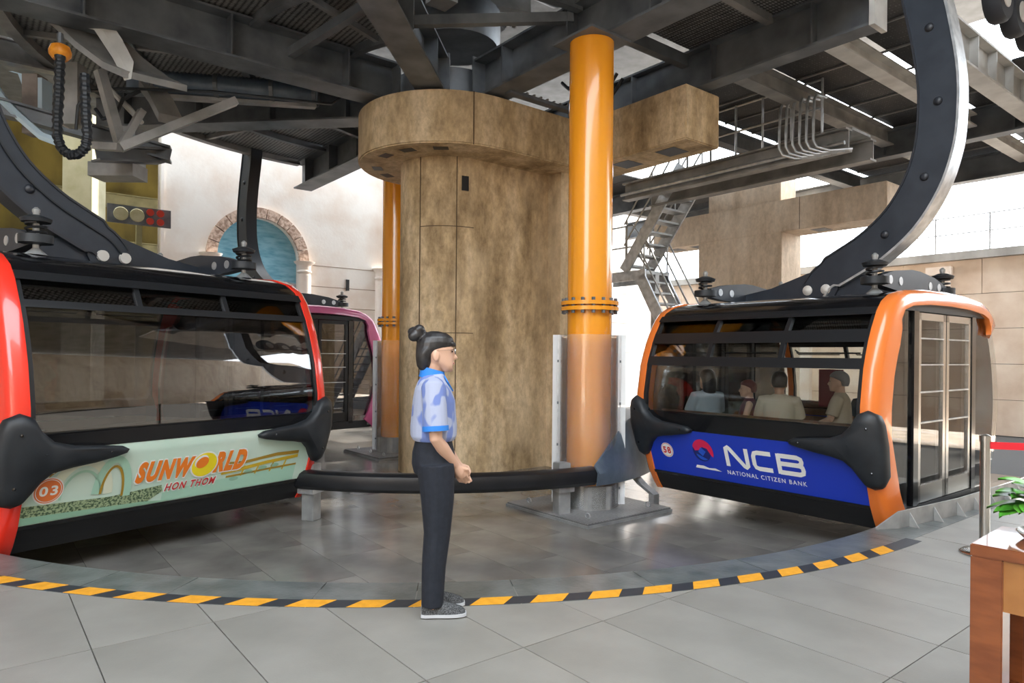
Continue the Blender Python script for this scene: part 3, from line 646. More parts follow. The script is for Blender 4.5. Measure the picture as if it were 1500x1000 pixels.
# ---------------------------------------------------------------- orange steel columns with acrylic guards
def orange_column(a, b, label, glabel, plabel, top):
    g = abempty('steel_column', a, b, PIT, label=label, cat='column', group='orange steel columns')
    pl = MB().box(-.69, .69, -.69, .69, 0, .05).build('base_plate', 'chequer', g, bevel=.006)
    MB().box(-.70, .70, -.70, .70, .0, .03).build('base_frame', 'galv_dull', g)
    for x in (-.5, 0, .5):
        for y in (-.5, .5):
            MB().tube([(x+.035*math.cos(t*PI/5), y, .075+.03*math.sin(t*PI/5)) for t in range(10)], .008, 5, True).build('lifting_ring', 'galvanised', g)
    m = MB(); m.lathe([(.36, .05), (.36, .32)], 8); m.build('plinth', 'galv_dull', g)
    m = MB(); m.lathe([(.265, .32), (.265, top-PIT)], 36); m.build('shaft', 'orange_paint', g, True)
    MB().box(-.33, .33, -.33, .33, top-PIT-.03, top-PIT).build('cap_plate', 'steel_dark', g)
    fz = 2.07-PIT
    for z in (fz-.055, fz+.01): MB().lathe([(.27, z), (.345, z), (.345, z+.045), (.27, z+.045)], 36).build('flange', 'orange_paint', g, True, ang=30)
    for k in range(16):
        x, y = pol(.315, k*22.5+8); MB().lathe([(.022, fz-.09), (.022, fz+.09)], 6, (x, y, 0)).build('flange_bolt', 'steel_dark', g)
    h = abempty('acrylic_guard', a, b, PIT+.05, label=glabel, cat='guard', group='acrylic column guards')
    z0, z1 = .02, 1.68-PIT
    rr = .345; arc = [pol(rr, t) for t in range(-95, 96, 10)]
    for s_, nm in ((-1, 'front'), (1, 'rear')):
        rings = [[(s_*0 + p[1]*1.0, s_*p[0], z) for p in arc] for z in (z0, z1)]
        m = MB(); n = len(arc); m.v = [Vector(p) for r in rings for p in r]; m.f = [(i, i+1, n+i+1, n+i) for i in range(n-1)]
        m.build('curved_pane', 'acrylic', h, True)
    for sx in (-1, 1):
        MB().box(.345 if sx > 0 else -.435, .435 if sx > 0 else -.345, -.012, .0, z0, z1).build('side_pane', 'acrylic_frost', h)
        MB().box(sx*.37-.006, sx*.37+.006, -.03, -.012, z0, z1).build('clamp_strip', 'galvanised', h)
        for k in range(4): MB().box(sx*.37-.01, sx*.37+.01, -.035, -.012, .2+.5*k, .23+.5*k).build('clamp', 'steel_dark', h)
    return g, h
def facing(o, rz): o.rotation_euler = (0, 0, rz)
c1, h1 = orange_column(3.4, -.17, 'glossy orange steel column in front of the concrete cross arm', 'clear acrylic guard around the near orange column', '', 5.24)
c2, h2 = orange_column(-2.0, .2, 'orange steel column half hidden behind the concrete pier', 'clear acrylic guard around the far orange column', '', 5.2)
facing(h1, -.12); facing(h2, -.1)

# ---------------------------------------------------------------- curved guide rail
RR = 3.72
g = abempty('guide_rail', 0, 0, PIT, label='black curved rubber guide rail around the concrete pier', cat='guide rail')
sec = [(-.05, .37), (.03, .36), (.075, .40), (.09, .47), (.075, .535), (.03, .565), (-.05, .565)]
rings = []
for k in range(61):
    t = -168+162*k/60; x, y = pol(1, t); rings.append([(x*(RR+s_), y*(RR+s_), z) for s_, z in sec])
MB().loft(rings).build('rail', 'rail_black', g, True, ang=35)
rings = [[(-(RR+s_), b, z+.0) for s_, z in sec] for b in (-.7, .5, 2, 4, 7)]
MB().loft(rings).build('straight_rail', 'galv_dull', g, True, ang=35)
# flared lead-in plate at the entry end
fl = []
for k in range(11):
    f = k/10; b = -.42+1.5*f; top = .58+.52*math.sin(min(1, f*1.5)*PI/2)*(1-.35*max(0, f-.6)/.4); a_ = RR+.06-.45*f*f
    fl.append([(a_, b, .36-.02*f), (a_+.02, b, .36-.02*f), (a_+.05, b, .5), (a_-.02-.10*f, b, top), (a_-.04-.10*f, b, top), (a_+.02, b, .5)])
MB().loft(fl).build('flared_plate', 'duct', g, True)
def post(t, a=None, b=None):
    x, y = pol(RR-.12, t) if a is None else (a, b); M_ = Matrix.Translation((x, y, 0)) @ Matrix.Rotation(math.radians(t), 4, 'Z')
    p = MB().box(-.075, .075, -.075, .075, 0, .62, M_).build('post', 'galv_dull', g, bevel=.006)
    MB().box(-.1, .12, -.1, .1, .3, .46, M_).build('clamp_plate', 'galvanised', p, bevel=.005)
for t in (-124, -57, -11.5, 168, 190): post(t)
post(180, -RR+.12, 2.6)
o = MB().loft([[(x-.04, y-.05, z), (x+.04, y-.05, z), (x+.04, y+.05, z), (x-.04, y+.05, z)] for x, y, z in ((3.75, .62, 0), (3.75, .62, .14), (3.62, .55, .25), (3.5, .5, .38))]).build('flare_bracket', 'galvanised', g)

# ---------------------------------------------------------------- cabins
def make_cabin(name, label, loc, rz, paint, kz, rows, glassmat, zl, PW, rear=1):
    cab = empty(name, loc, rz, label=label, cat='cable car', group='gondola cabins on the turn'); cab['panel_half_width'] = PW
    PZ = [(-.10, 1.33), (-.02, 1.39), (.13, 1.475), (.66, 1.665), (.85, 1.69), (1.05, 1.69), (1.38, 1.635), (1.5, 1.595), (1.63, 1.545), (1.75, 1.485), (1.91, 1.385), (2.0, 1.30), (2.07, 1.16), (2.12, .95), (2.15, .55), (2.16, 0)]
    PZ = [(z if z < 1.4 else 1.4+(z-1.4)*kz, y) for z, y in PZ]
    def prof(z):
        for (z0, y0), (z1, y1) in zip(PZ, PZ[1:]):
            if z <= z1: return y0+(y1-y0)*max(0, (z-z0))/(z1-z0)
        return 0
    ZR = 1.4+.51*kz if zl is None else zl     # lower edge of the roof
    half = PZ; loop = [(-y, z) for z, y in half] + [(y, z) for z, y in half[::-1]][1:]
    def strip(nm, z0, z1, x0, x1, f, m, th=.04, out=0, n=6, parent=cab):
        zs = sorted(set([z0, z1]+[z for z, _ in PZ if z0 < z < z1]+[z0+(z1-z0)*k/n for k in range(n)]))
        return MB().loft([[(x0, f*(prof(z)+out), z), (x1, f*(prof(z)+out), z), (x1, f*(prof(z)+out-th), z), (x0, f*(prof(z)+out-th), z)] for z in zs]).build(nm, m, parent, True, ang=30)
    # floor and underside
    m = MB(); m.prism([(-1.33, -.10), (1.33, -.10), (1.37, .04), (-1.37, .04)], -PW, PW, MX.inverted().transposed() if False else Matrix(((0, 0, 1, 0), (1, 0, 0, 0), (0, 1, 0, 0), (0, 0, 0, 1)))); m.build('floor_pan', 'black_matt', cab)
    # end faces
    for f in (-1, 1):
        strip('lower_skirt', -.10, .12, -PW, PW, f, 'black_matt')
        strip('skirt_lip', .10, .135, -PW, PW, f, 'black_gloss', .03, .015)
        pz1 = .66 if rows == 2 else .72
        strip('graphic_panel', .135, pz1, -PW, PW, f, paint[1], .03)
        strip('belt_band', pz1, .86, -PW, PW, f, 'black_gloss', .035, .004)
        if rows == 2:
            strip('window_pane', .86, 1.40, -PW, PW, f, glassmat, .01, -.01)
            strip('window_bar', 1.38, 1.48, -PW, PW, f, 'black_matt', .05, .006); strip('window_bar', 1.63, 1.75, -PW, PW, f, 'black_matt', .05, .006)
            vr = ((1.48, 1.63), (1.75, ZR))
        else:
            strip('window_pane', .86, 1.83, -PW, PW, f, glassmat, .01, -.01)
            strip('window_bar', 1.82, 1.88, -PW, PW, f, 'black_matt', .05, .006); vr = ((1.88, ZR),)
        for z0, z1 in vr:
            xs = (-PW, -.42, .42, PW)
            for x0, x1 in zip(xs, xs[1:]):
                v = strip('vent_pane', z0, z1, x0+.02, x1-.02, f, 'pane_clear' if rows == 2 else glassmat, .008, -.015, 2)
                zc = z0+.3*(z1-z0); MB().tube([(x0+.12, f*(prof(zc)-.06), zc+.03), (x0+.16, f*(prof(zc)-.06), zc), (x1-.08, f*(prof(zc)-.06), zc)], .008, 5).build('stay_bar', 'black_matt', v)
            for x in xs[1:-1]: strip('vent_divider', z0, z1, x-.022, x+.022, f, 'black_matt', .05, .004, 2)
        for s_ in (-1, 1):
            strip('window_edge', .86, ZR, s_*PW-.035, s_*PW+.035, f, 'black_matt', .05, .004)
            # rounded lower window corners
            zc, xc, rr = .98, s_*(PW-.14), .14
            fan = [(s_*(PW-.02), .85)] + [(xc+s_*rr*math.cos(t), zc-rr*math.sin(t)*.95) for t in [k*PI/12 for k in range(7)]]
            m = MB(); n = len(fan); m.v = [Vector((x, f*(prof(z)+o_), z)) for o_ in (.006, -.03) for x, z in fan]
            m.f = [tuple(range(n)), tuple(range(n, 2*n))[::-1]]+[(i, (i+1) % n, (i+1) % n+n, i+n) for i in range(n)]; m.build('window_corner', 'black_gloss', cab)
        strip('roof_trim', ZR-.02, ZR+.05, -PW, PW, f, 'black_matt', .05, .03)
    # roof skin
    rl = [(y, z) for y, z in loop if z >= ZR+.02]; rl = [(-prof(ZR), ZR)] + rl + [(prof(ZR), ZR)]
    MB().loft([[(-PW, y, z), (PW, y, z), (PW, y*.97, z-.045), (-PW, y*.97, z-.045)] for y, z in rl]).build('roof', 'black_gloss', cab, True, ang=30)
    # painted hoops: wrap from the end face round to the side, along the whole outline
    for s_ in (-1, 1):
        rings = []
        for i, (y, z) in enumerate(loop):
            p, q = loop[max(i-1, 0)], loop[min(i+1, len(loop)-1)]; d = Vector((q[0]-p[0], q[1]-p[1])).normalized(); nrm = Vector((-d.y, d.x))
            dep = .30 if z < 1.4+.45*kz else .30-.16*min(1, (z-(1.4+.45*kz))/(.22*kz))
            if nrm.dot(Vector((y, z-1))) < 0: nrm = -nrm
            if y*rear > .6 and z < 1.4+.4*kz: dep = .08
            kx = .35 if (y*rear > .6 and z < 1.4+.4*kz) else 1.
            def pt(x, inn): x = x if x < PW else PW+(x-PW)*kx; c = Vector((y, z))-nrm*inn; return (s_*x, c.x, c.y)
            rings.append([pt(PW-.02, .04), pt(PW, -.012), pt(PW+.07, -.012), pt(PW+.115, .015), pt(PW+.14, .07), pt(PW+.14, dep), pt(PW+.09, dep)])
        MB().loft(rings).build('hoop', paint[0], cab, True, ang=50)
    # long sides: pillars, panes, doors
    for s_ in (-1, 1):
        X = s_*(PW+.07)
        zt = 1.4+.60*kz-.04
        def side(y0, y1, nm, m, z0=.02, z1=zt, th=.02, par=cab): return MB().box(X-th/2, X+th/2, y0, y1, z0, z1).build(nm, m, par)
        for f in (-1, 1):                     # end quarter panes follow the curved outline
            zs = [.0+zt*k/12 for k in range(13)]
            m = MB(); m.loft([[(X-.005, f*.86, z), (X+.005, f*.86, z), (X+.005, f*(prof(z)-(.04 if f == rear else .2)), z), (X-.005, f*(prof(z)-(.04 if f == rear else .2)), z)] for z in zs]); m.build('quarter_pane', glassmat, cab)
            side(f*.80-.09 if f > 0 else f*.80-.02, f*.80+.02 if f > 0 else f*.80+.09, 'pillar', 'black_gloss', th=.07)
        side(-1.3, 1.3, 'sill', 'black_matt', -.08, .06, .07); side(-1.15, 1.15, 'head_rail', 'black_matt', zt-.02, zt+.06, .07)
        for y0, y1 in ((-.70, -.01), (.01, .70)):
            d = MB()
            for q in ((y0, y0+.07, .07, zt-.03), (y1-.07, y1, .07, zt-.03), (y0, y1, .07, .20), (y0, y1, zt-.10, zt-.03), (y0, y1, .20, .24)): d.box(X-.025, X+.025, q[0], q[1], q[2], q[3])
            leaf_ = d.build('door_leaf', 'stainless' if s_ > 0 else 'black_matt', cab)
            MB().box(X-.006, X+.006, y0+.07, y1-.07, .24, zt-.10).build('door_pane', glassmat if rows != 2 else 'pane_clear', leaf_)
            for z in (.85, 1.15, 1.42, 1.68): MB().box(X+s_*.012, X+s_*.026, y0+.05, y1-.05, z-.007, z+.007).build('safety_bar', 'galvanised', leaf_)
    if rows == 2:
        for x in (-.75, .15):
            nb = MB().box(x, x+.34, 1.44, 1.46, .80, 1.32).build('notice_board', 'poster_maroon', cab); MB().box(x+.24, x+.36, 1.425, 1.44, 1.1, 1.3).build('notice_sheet', 'cream_steel', nb)
    # benches and backs inside
    for f in (-1, 1):
        bn = MB().box(-1.1, 1.1, min(f*.95, f*1.42), max(f*.95, f*1.42), .04, .40).build('bench_base', 'cabin_lining', cab)
        for k in range(4): MB().box(-1.15, 1.15, f*(1.0+.12*k)-.052, f*(1.0+.12*k)+.052, .40, .43).build('bench_slat', 'bench_wood', bn)
        for k in range(4): MB().box(-1.15, 1.15, f*1.47-.012, f*1.47+.012, .46+.105*k, .55+.105*k).build('back_slat', 'bench_wood', bn)
    return cab, prof, strip
def bumpers(cab, prof, ends):
    R_ = [(1.47, .90), (1.44, .98), (1.36, 1.02), (1.27, .98), (1.22, .88), (1.13, .79), (1.0, .745), (.80, .725), (.64, .705), (.585, .675), (.60, .645), (.68, .62), (.85, .59), (1.0, .57), (1.12, .54), (1.2, .47), (1.25, .39), (1.30, .32), (1.36, .30), (1.42, .32), (1.47, .42), (1.49, .70)]
    PW = cab['panel_half_width']; R_ = [(x+(PW-1.28)*(1 if x > 1 else .6), z) for x, z in R_]
    cx, cz = PW, .66
    for f in ends:
        for s_ in (-1, 1):
            lay = []
            for off, sc in ((-.03, .97), (.045, 1.0), (.085, .93), (.105, .72)):
                ring = []
                for x, z in R_:
                    xx = cx+(x-cx)*(sc if x > 1.0 else 1-(1-sc)*.25); zz = cz+(z-cz)*sc
                    corner = max(0, x-PW); ring.append((s_*xx, f*(prof(zz)+off*(1 if x > .8 else .75)-1.3*corner*corner), zz))
                lay.append(ring)
            b = MB().loft(lay).build('bumper', 'rubber', cab, True, ang=60)
            for x, z in ((PW+.08, .86), (PW+.09, .46), (PW-.56, .67)): MB().ball((s_*x, f*(prof(z)+.075), z), .014, .012, .014, 8, 4).build('bumper_bolt', 'black_gloss', b)
            MB().tube([(s_*(PW-.08), f*(prof(.7)+.09), .70), (s_*1.0, f*(prof(.68)+.085), .685), (s_*.86, f*(prof(.66)+.075), .665)], .008, 6).build('bumper_rib', 'rubber', b, True)
            MB().tube([(s_*(PW-.08), f*(prof(.6)+.09), .615), (s_*1.0, f*(prof(.6)+.085), .63), (s_*.86, f*(prof(.6)+.075), .65)], .008, 6).build('bumper_rib', 'rubber', b, True)
def hanger(cab, zr, edge='hanger_edge'):                          # roof frame, dampers and swan-neck arm
    z0 = zr+.02
    fr = MB()
    fr.loft([[(x, -.06, z0), (x, .06, z0), (x, .06, z0+h), (x, -.06, z0+h)] for x, h in ((-.98, .10), (-.6, .16), (-.15, .30), (.25, .30), (.65, .2), (1.0, .12))])
    fr = fr.build('roof_frame', 'hanger_paint', cab)
    for s_ in (-1, 1):
        x = s_*1.0
        MB().loft([[(x-.05, y, z0+a0), (x+.05, y, z0+a0), (x+.05, y, z0+a1), (x-.05, y, z0+a1)] for y, a0, a1 in ((-.86, .03, .12), (-.5, .0, .2), (-.1, .0, .24), (.1, .0, .24), (.5, .0, .2), (.86, .03, .12))]).build('side_beam', 'hanger_paint', fr)
        for y in (-.62, -.38, .38, .62): MB().lathe([(.045, -.055), (.045, .055)], 14, M=Matrix.Translation((x, y, z0+.10)) @ Matrix.Rotation(PI/2, 4, 'Y')).build('hole_ring', 'galvanised', fr)
        for y in (-.86, .86):
            d = MB().lathe([(.09, z0-.06), (.025, z0+.0), (.025, z0+.30), (.03, z0+.31), (.03, z0+.33), (.01, z0+.35)], 14, (x, y, 0)).build('damper', 'galv_dull', cab, True)
            MB().lathe([(.05, z0+.03), (.13, z0+.04), (.13, z0+.11), (.05, z0+.12)], 18, (x, y, 0)).build('damper_cup', 'rubber', d, True)
            MB().lathe([(.03, z0+.21), (.11, z0+.22), (.12, z0+.25), (.05, z0+.28)], 18, (x, y, 0)).build('damper_plate', 'rubber', d, True)
            MB().tube([(x+.075*math.cos(k*.6), y+.075*math.sin(k*.6), z0+.12+.0042*k) for k in range(24)], .012, 5).build('damper_spring', 'black_matt', d, True)
    C_ = [(-.02, z0+.10), (.10, z0+.24), (.32, z0+.36), (.62, z0+.53), (.92, z0+.79), (1.13, z0+1.12), (1.24, z0+1.45), (1.28, z0+1.75), (1.28, z0+2.2), (1.20, z0+2.75), (1.10, z0+3.25), (1.05, z0+3.6)]
    Q_ = [C_[0]]+C_+[C_[-1]]; C_ = []
    for i in range(1, len(Q_)-2):
        for k in range(4):
            t = k/4; C_.append(tuple(.5*(2*Q_[i][j]+(Q_[i+1][j]-Q_[i-1][j])*t+(2*Q_[i-1][j]-5*Q_[i][j]+4*Q_[i+1][j]-Q_[i+2][j])*t*t+(3*Q_[i][j]-Q_[i-1][j]-3*Q_[i+1][j]+Q_[i+2][j])*t**3) for j in (0, 1)))
    arm = []; fl1 = []; fl2 = []
    for i, (x, z) in enumerate(C_):
        p, q = C_[max(i-1, 0)], C_[min(i+1, len(C_)-1)]; d = Vector((q[0]-p[0], q[1]-p[1])).normalized(); n_ = Vector((d.y, -d.x)); w_ = .175 if i > 5 else .14
        def P_(k, y): return (x+n_.x*k, y, z+n_.y*k)
        arm.append([P_(-w_, -.11), P_(w_, -.11), P_(w_, .11), P_(-w_, .11)])
        fl1.append([P_(w_, -.125), P_(w_+.025, -.125), P_(w_+.025, .125), P_(w_, .125)]); fl2.append([P_(-w_-.02, -.125), P_(-w_, -.125), P_(-w_, .125), P_(-w_-.02, .125)])
    ar = MB().loft(arm).build('hanger_arm', 'hanger_paint', cab, True, ang=30)
    MB().loft(fl1).build('outer_flange', edge, ar, True, ang=30); MB().loft(fl2).build('inner_flange', 'hanger_edge', ar, True, ang=30)
    for i in (14, 21, 30, 36):
        x, z = C_[i]
        for f in (-1, 1): MB().ball((x, f*.115, z), .045, .03, .045, 12, 6).build('arm_bolt', 'hanger_edge', ar, True)
    for f in ((-1, 1) if cab.get('cabled') else ()): MB().tube([(C_[i][0]-.05, f*.125, C_[i][1]+.03) for i in range(0, len(C_))], .012, 5).build('arm_cable', 'rubber', ar, True)
    for f in (-1, 1):
        MB().prism([(-.2, z0+.02), (.22, z0+.02), (.26, z0+.1), (.2, z0+.36), (-.12, z0+.3), (-.22, z0+.12)], -.015, .015, Matrix.Translation((0, f*.085, 0)) @ Matrix.Rotation(PI/2, 4, 'X')).build('clevis_plate', 'hanger_paint', ar)
        for x in (-.1, .12): MB().lathe([(.0, -.03), (.055, -.03), (.06, .0), (.02, .03)], 14, M=Matrix.Translation((x, f*.11, z0+.10)) @ Matrix.Rotation(PI/2, 4, 'X')).build('pivot_bolt', 'rim', ar, True)
class Decal:
    """flat print on an end panel: h to the right as seen from outside, z up"""
    def __init__(s, cab, prof, f, panel): s.c, s.p, s.f, s.panel = cab, prof, f, panel; s.dh = -.09
    def pt(s, h, z, off): h += s.dh; return (-s.f*h, s.f*(s.p(z)+off), z)
    def poly(s, nm, pts, m, lay):
        o = MB(); o.v = [Vector(s.pt(h, z, .002+.0012*lay)) for h, z in pts]; o.f = [tuple(range(len(pts)))]; return o.build(nm, m, s.panel)
    def ribbon(s, nm, L, wd, m, lay, closed=False):
        o = MB(); n = len(L); R = []
        for i in range(n):
            p, q = (L[i-1], L[(i+1) % n]) if closed else (L[max(i-1, 0)], L[min(i+1, n-1)]); d = Vector((q[0]-p[0], q[1]-p[1])).normalized(); w_ = wd[i] if isinstance(wd, list) else wd
            R += [(L[i][0]-d.y*w_/2, L[i][1]+d.x*w_/2), (L[i][0]+d.y*w_/2, L[i][1]-d.x*w_/2)]
        o.v = [Vector(s.pt(h, z, .002+.0012*lay)) for h, z in R]; o.f = [(2*i, 2*i+1, (2*i+3) % (2*n), (2*i+2) % (2*n)) for i in range(n if closed else n-1)]; return o.build(nm, m, s.panel)
    def disc(s, nm, h, z, r, m, lay, ry=None, rot=0): 
        ry = ry or r; return s.poly(nm, [(h+r*math.cos(t)*math.cos(rot)-ry*math.sin(t)*math.sin(rot), z+r*math.cos(t)*math.sin(rot)+ry*math.sin(t)*math.cos(rot)) for t in [2*PI*k/40 for k in range(40)]], m, lay)
    def text(s, body, h0, h1, z0, z1, m, lay, bold=0., shear=0., skew=0, grow=0):
        V, Fc = text2d(body, bold, shear); o = MB()
        o.v = [Vector(s.pt(h0-grow+x*(h1-h0+2*grow), z0-grow+y*(z1-z0+2*grow)+skew*x, .002+.0012*lay)) for x, y in V]; o.f = Fc; return o.build('lettering', m, s.panel)
    def stroke(s, L, wd, m, lay): return s.ribbon('lettering', L, wd, m, lay)
def panel_of(cab, f): return [c for c in cab.children if c.name.startswith('graphic_panel')][0 if f < 0 else 1]

cabA, prA, _ = make_cabin('gondola_cabin', 'orange-trimmed gondola cabin number 58 with blue bank panel and passengers', AB(5.15, 1.93), TH, ('cabin_orange', 'ncb_blue'), 1.0, 2, 'pane_clear', None, 1.25)
bumpers(cabA, prA, (-1,)); hanger(cabA, 2.16, 'galvanised')  # pale outer flange: outdoor light on the dark paint, put into its colour
uo = Vector((-.5655, -.8247)); yo = Vector((.8247, -.5655)); o3 = C0+uo*4.92+yo*(.86-1.33)
cabB, prB, _ = make_cabin('gondola_cabin', 'red-trimmed gondola cabin number 03 with pale green theme park panel', (o3.x, o3.y, 0), math.atan2(uo.y, uo.x), ('cabin_red', 'print_pale'), 1.24, 1, 'pane_smoke', 2.06, 1.34, -1)
cabB['cabled'] = 1; bumpers(cabB, prB, (-1, 1)); hanger(cabB, 2.34)
a3 = math.radians(140); o4 = C0+Vector((math.cos(a3), math.sin(a3)))*4.95
cabC, prC, _ = make_cabin('gondola_cabin', 'pink-trimmed gondola cabin on the far side of the turn', (o4.x, o4.y, .06), a3, ('cabin_pink', 'print_white'), 1.24, 1, 'pane_smoke', 2.06, 1.34)
hanger(cabC, 2.34)

# blue bank panel
d = Decal(cabA, prA, -1, panel_of(cabA, -1)); SH = -.10
d.disc('number_disc', -.90, .40, .085, 'print_white', 1); d.disc('number_ring', -.90, .40, .078, 'print_red', 2); d.disc('number_field', -.90, .40, .073, 'print_white', 3); d.text('58', -.955, -.845, .36, .44, 'print_red', 4, .045)
def arcpts(h, z, r, t0, t1, n=16, ry=None): return [(h+r*math.cos(math.radians(t0+(t1-t0)*k/n)), z+(ry or r)*math.sin(math.radians(t0+(t1-t0)*k/n))) for k in range(n+1)]
lh, lz = -.40, .44
d.disc('logo_ball', lh-.015, lz, .115, 'logo_navy', 1)
d.poly('logo_wave', arcpts(lh, lz, .135, 160, -25, 20)+[(lh+.10, lz-.035), (lh+.06, lz+.035), (lh+.0, lz+.05), (lh-.04, lz+.01), (lh-.10, lz+.0)], 'logo_red', 2)
d.poly('logo_facet', [(lh-.02, lz+.045), (lh+.04, lz-.0), (lh-.01, lz-.055), (lh-.06, lz-.01)], 'logo_blue', 3)
d.poly('logo_curl', arcpts(lh, lz, .10, -60, -160, 8)+[(lh-.07, lz-.04), (lh-.02, lz-.06)], 'logo_blue', 3)
d.poly('logo_base', [(lh-.14, lz-.20), (lh-.12, lz-.168), (lh-.03, lz-.166), (lh+.04, lz-.185), (lh+.12, lz-.178), (lh+.20, lz-.205)], 'print_white', 1)
wN = .047
d.stroke([(-.10, .315), (-.10, .515), (-.075, .525), (-.055, .51), (.10, .335), (.12, .325), (.14, .34), (.14, .53)], wN, 'print_white', 1)
d.stroke([(.42, .505), (.27, .505), (.235, .495), (.22, .46), (.22, .375), (.235, .345), (.27, .335), (.42, .335)], wN, 'print_white', 1)
d.stroke([(.50, .425), (.70, .425), (.735, .44), (.74, .465), (.735, .49), (.70, .505), (.50, .505)], wN, 'print_white', 1)
d.stroke([(.50, .525), (.50, .315)], wN, 'print_white', 2); d.stroke([(.50, .335), (.71, .335), (.745, .35), (.75, .38), (.745, .41), (.71, .425)], wN, 'print_white', 3)
d.text('NATIONAL CITIZEN BANK', -.13, .76, .222, .268, 'print_white', 1, .012)
# theme park panel
d = Decal(cabB, prB, 1, panel_of(cabB, 1))
d.poly('print_hedge', [(-1.27, .15), (-.3, .15), (-.15, .24), (-.17, .30), (-.6, .265), (-1.27, .29)], 'print_hedge', 1)
d.poly('print_meadow', [(-1.27, .14), (-.05, .14), (-.3, .17), (-1.27, .20)], 'print_green', 2)
d.poly('print_water', [(-.15, .14), (1.27, .14), (1.27, .30), (.5, .27), (-.15, .24)], 'print_mint', 1)
d.ribbon('print_arch', arcpts(-.84, .30, .21, 180, 0, 20, .30), .075, 'print_cream', 3); d.ribbon('print_arch', arcpts(-.84, .30, .15, 180, 0, 20, .22), .02, 'print_mint', 4)
d.ribbon('print_track', arcpts(-.92, .33, .26, 165, 75, 12, .26), .04, 'print_gold', 2)
for k in range(9):
    q = arcpts(-.92, .33, .26, 165, 75, 9, .26)[k]; d.poly('print_track_gap', [(q[0]-.012, q[1]-.012), (q[0]+.012, q[1]-.012), (q[0]+.015, q[1]+.012), (q[0]-.01, q[1]+.012)], 'print_cream', 5)
d.ribbon('print_arch', arcpts(-.60, .28, .13, 175, -5, 16, .31), .06, 'print_mint', 4); d.ribbon('print_arch', arcpts(-.60, .28, .09, 175, -5, 16, .25), .02, 'print_gold', 5)
d.ribbon('print_coaster', [(.45, .42), (.62, .405), (.8, .425), (1.0, .445), (1.27, .44)], [.02, .03, .03, .035, .035], 'print_gold', 2)
d.ribbon('print_coaster', [(.40, .325), (.6, .34), (.9, .375), (1.27, .40)], .035, 'print_yellow', 3); d.ribbon('print_coaster', [(.46, .28), (.6, .285), (.9, .30), (1.27, .31)], .02, 'print_gold', 2)
for x in (.62, .78, .95, 1.1): d.ribbon('print_trestle', [(x, .27), (x+.03, .37)], .018, 'print_yellow', 2)
for x, z in ((.70, .30), (.86, .32), (.55, .25), (1.0, .33)): d.disc('print_tree', x, z, .05, 'print_green', 2, .02)
d.disc('number_disc', -1.08, .395, .11, 'print_white', 5); d.disc('number_field', -1.08, .395, .10, 'print_badge', 6); d.disc('number_ring', -1.08, .395, .092, 'print_white', 7); d.disc('number_field', -1.08, .395, .087, 'print_badge', 8); d.text('03', -1.145, -1.015, .355, .435, 'print_white', 9, .03)
for m_, lay, gr in (('print_white', 6, .018), ('print_orange', 7, 0)):
    b_ = .068 if gr == 0 else .09
    d.text('SUNW', -.42, .10, .345, .535, m_, lay, b_, .25, .0, gr*.6); d.text('RLD', .30, .64, .345, .545, m_, lay, b_, .25, .0, gr*.6)
    d.text('HON THOM', -.14, .35, .235, .305, 'print_white' if gr else 'print_red', lay, .028 if gr == 0 else .055, .25, .0, gr*.5)
d.disc('sun_outline', .20, .44, .135, 'print_white', 8, .125, .2); d.disc('sun_disc', .20, .44, .122, 'print_lemon', 9, .112, .2); d.disc('sun_glint', .165, .475, .068, 'print_white', 10, .056, .5); d.disc('sun_core', .175, .462, .062, 'print_orange', 11, .05, .5)
for o in bpy.data.objects:
    if o.name == 'roller_bank': o.scale = (.55, .55, .55)

# ---------------------------------------------------------------- people
def ring(c, rx, ry, n=20, p=2.0, tilt=0):
    out = []
    for k in range(n):
        t = 2*PI*k/n; cx, sy = math.cos(t), math.sin(t)
        x = rx*math.copysign(abs(cx)**(2/p), cx); y = ry*math.copysign(abs(sy)**(2/p), sy)
        out.append((c[0]+x, c[1]+y, c[2]+tilt*y))
    return out
def hand(m, w, d, up, side, curl=.5):         # wrist, direction, palm normal, thumb side
    w, d, up, side = Vector(w), Vector(d).normalized(), Vector(up).normalized(), Vector(side).normalized()
    m.tube([w-d*.02, w+d*.02, w+d*.05, w+d*.085], [.022, .028, .031, .024], 10)
    for k in range(4):
        b = w+d*.08+side*(.026-.0175*k); L = (.062, .07, .066, .052)[k]; q = d; P_ = [b-d*.02, b]
        for j in range(3):
            q = (q+up*curl*.5).normalized(); P_.append(P_[-1]+q*L*(.42, .33, .25)[j])
        m.tube(P_, [.0095, .0095, .009, .008, .0065], 7)
    b = w+d*.025+side*.026
    m.tube([b, b+(d*.6+side*.7).normalized()*.03, b+(d*.9+side*.35+up*.2).normalized()*.058, b+(d+up*.4).normalized()*.078], [.012, .0115, .010, .007], 7)
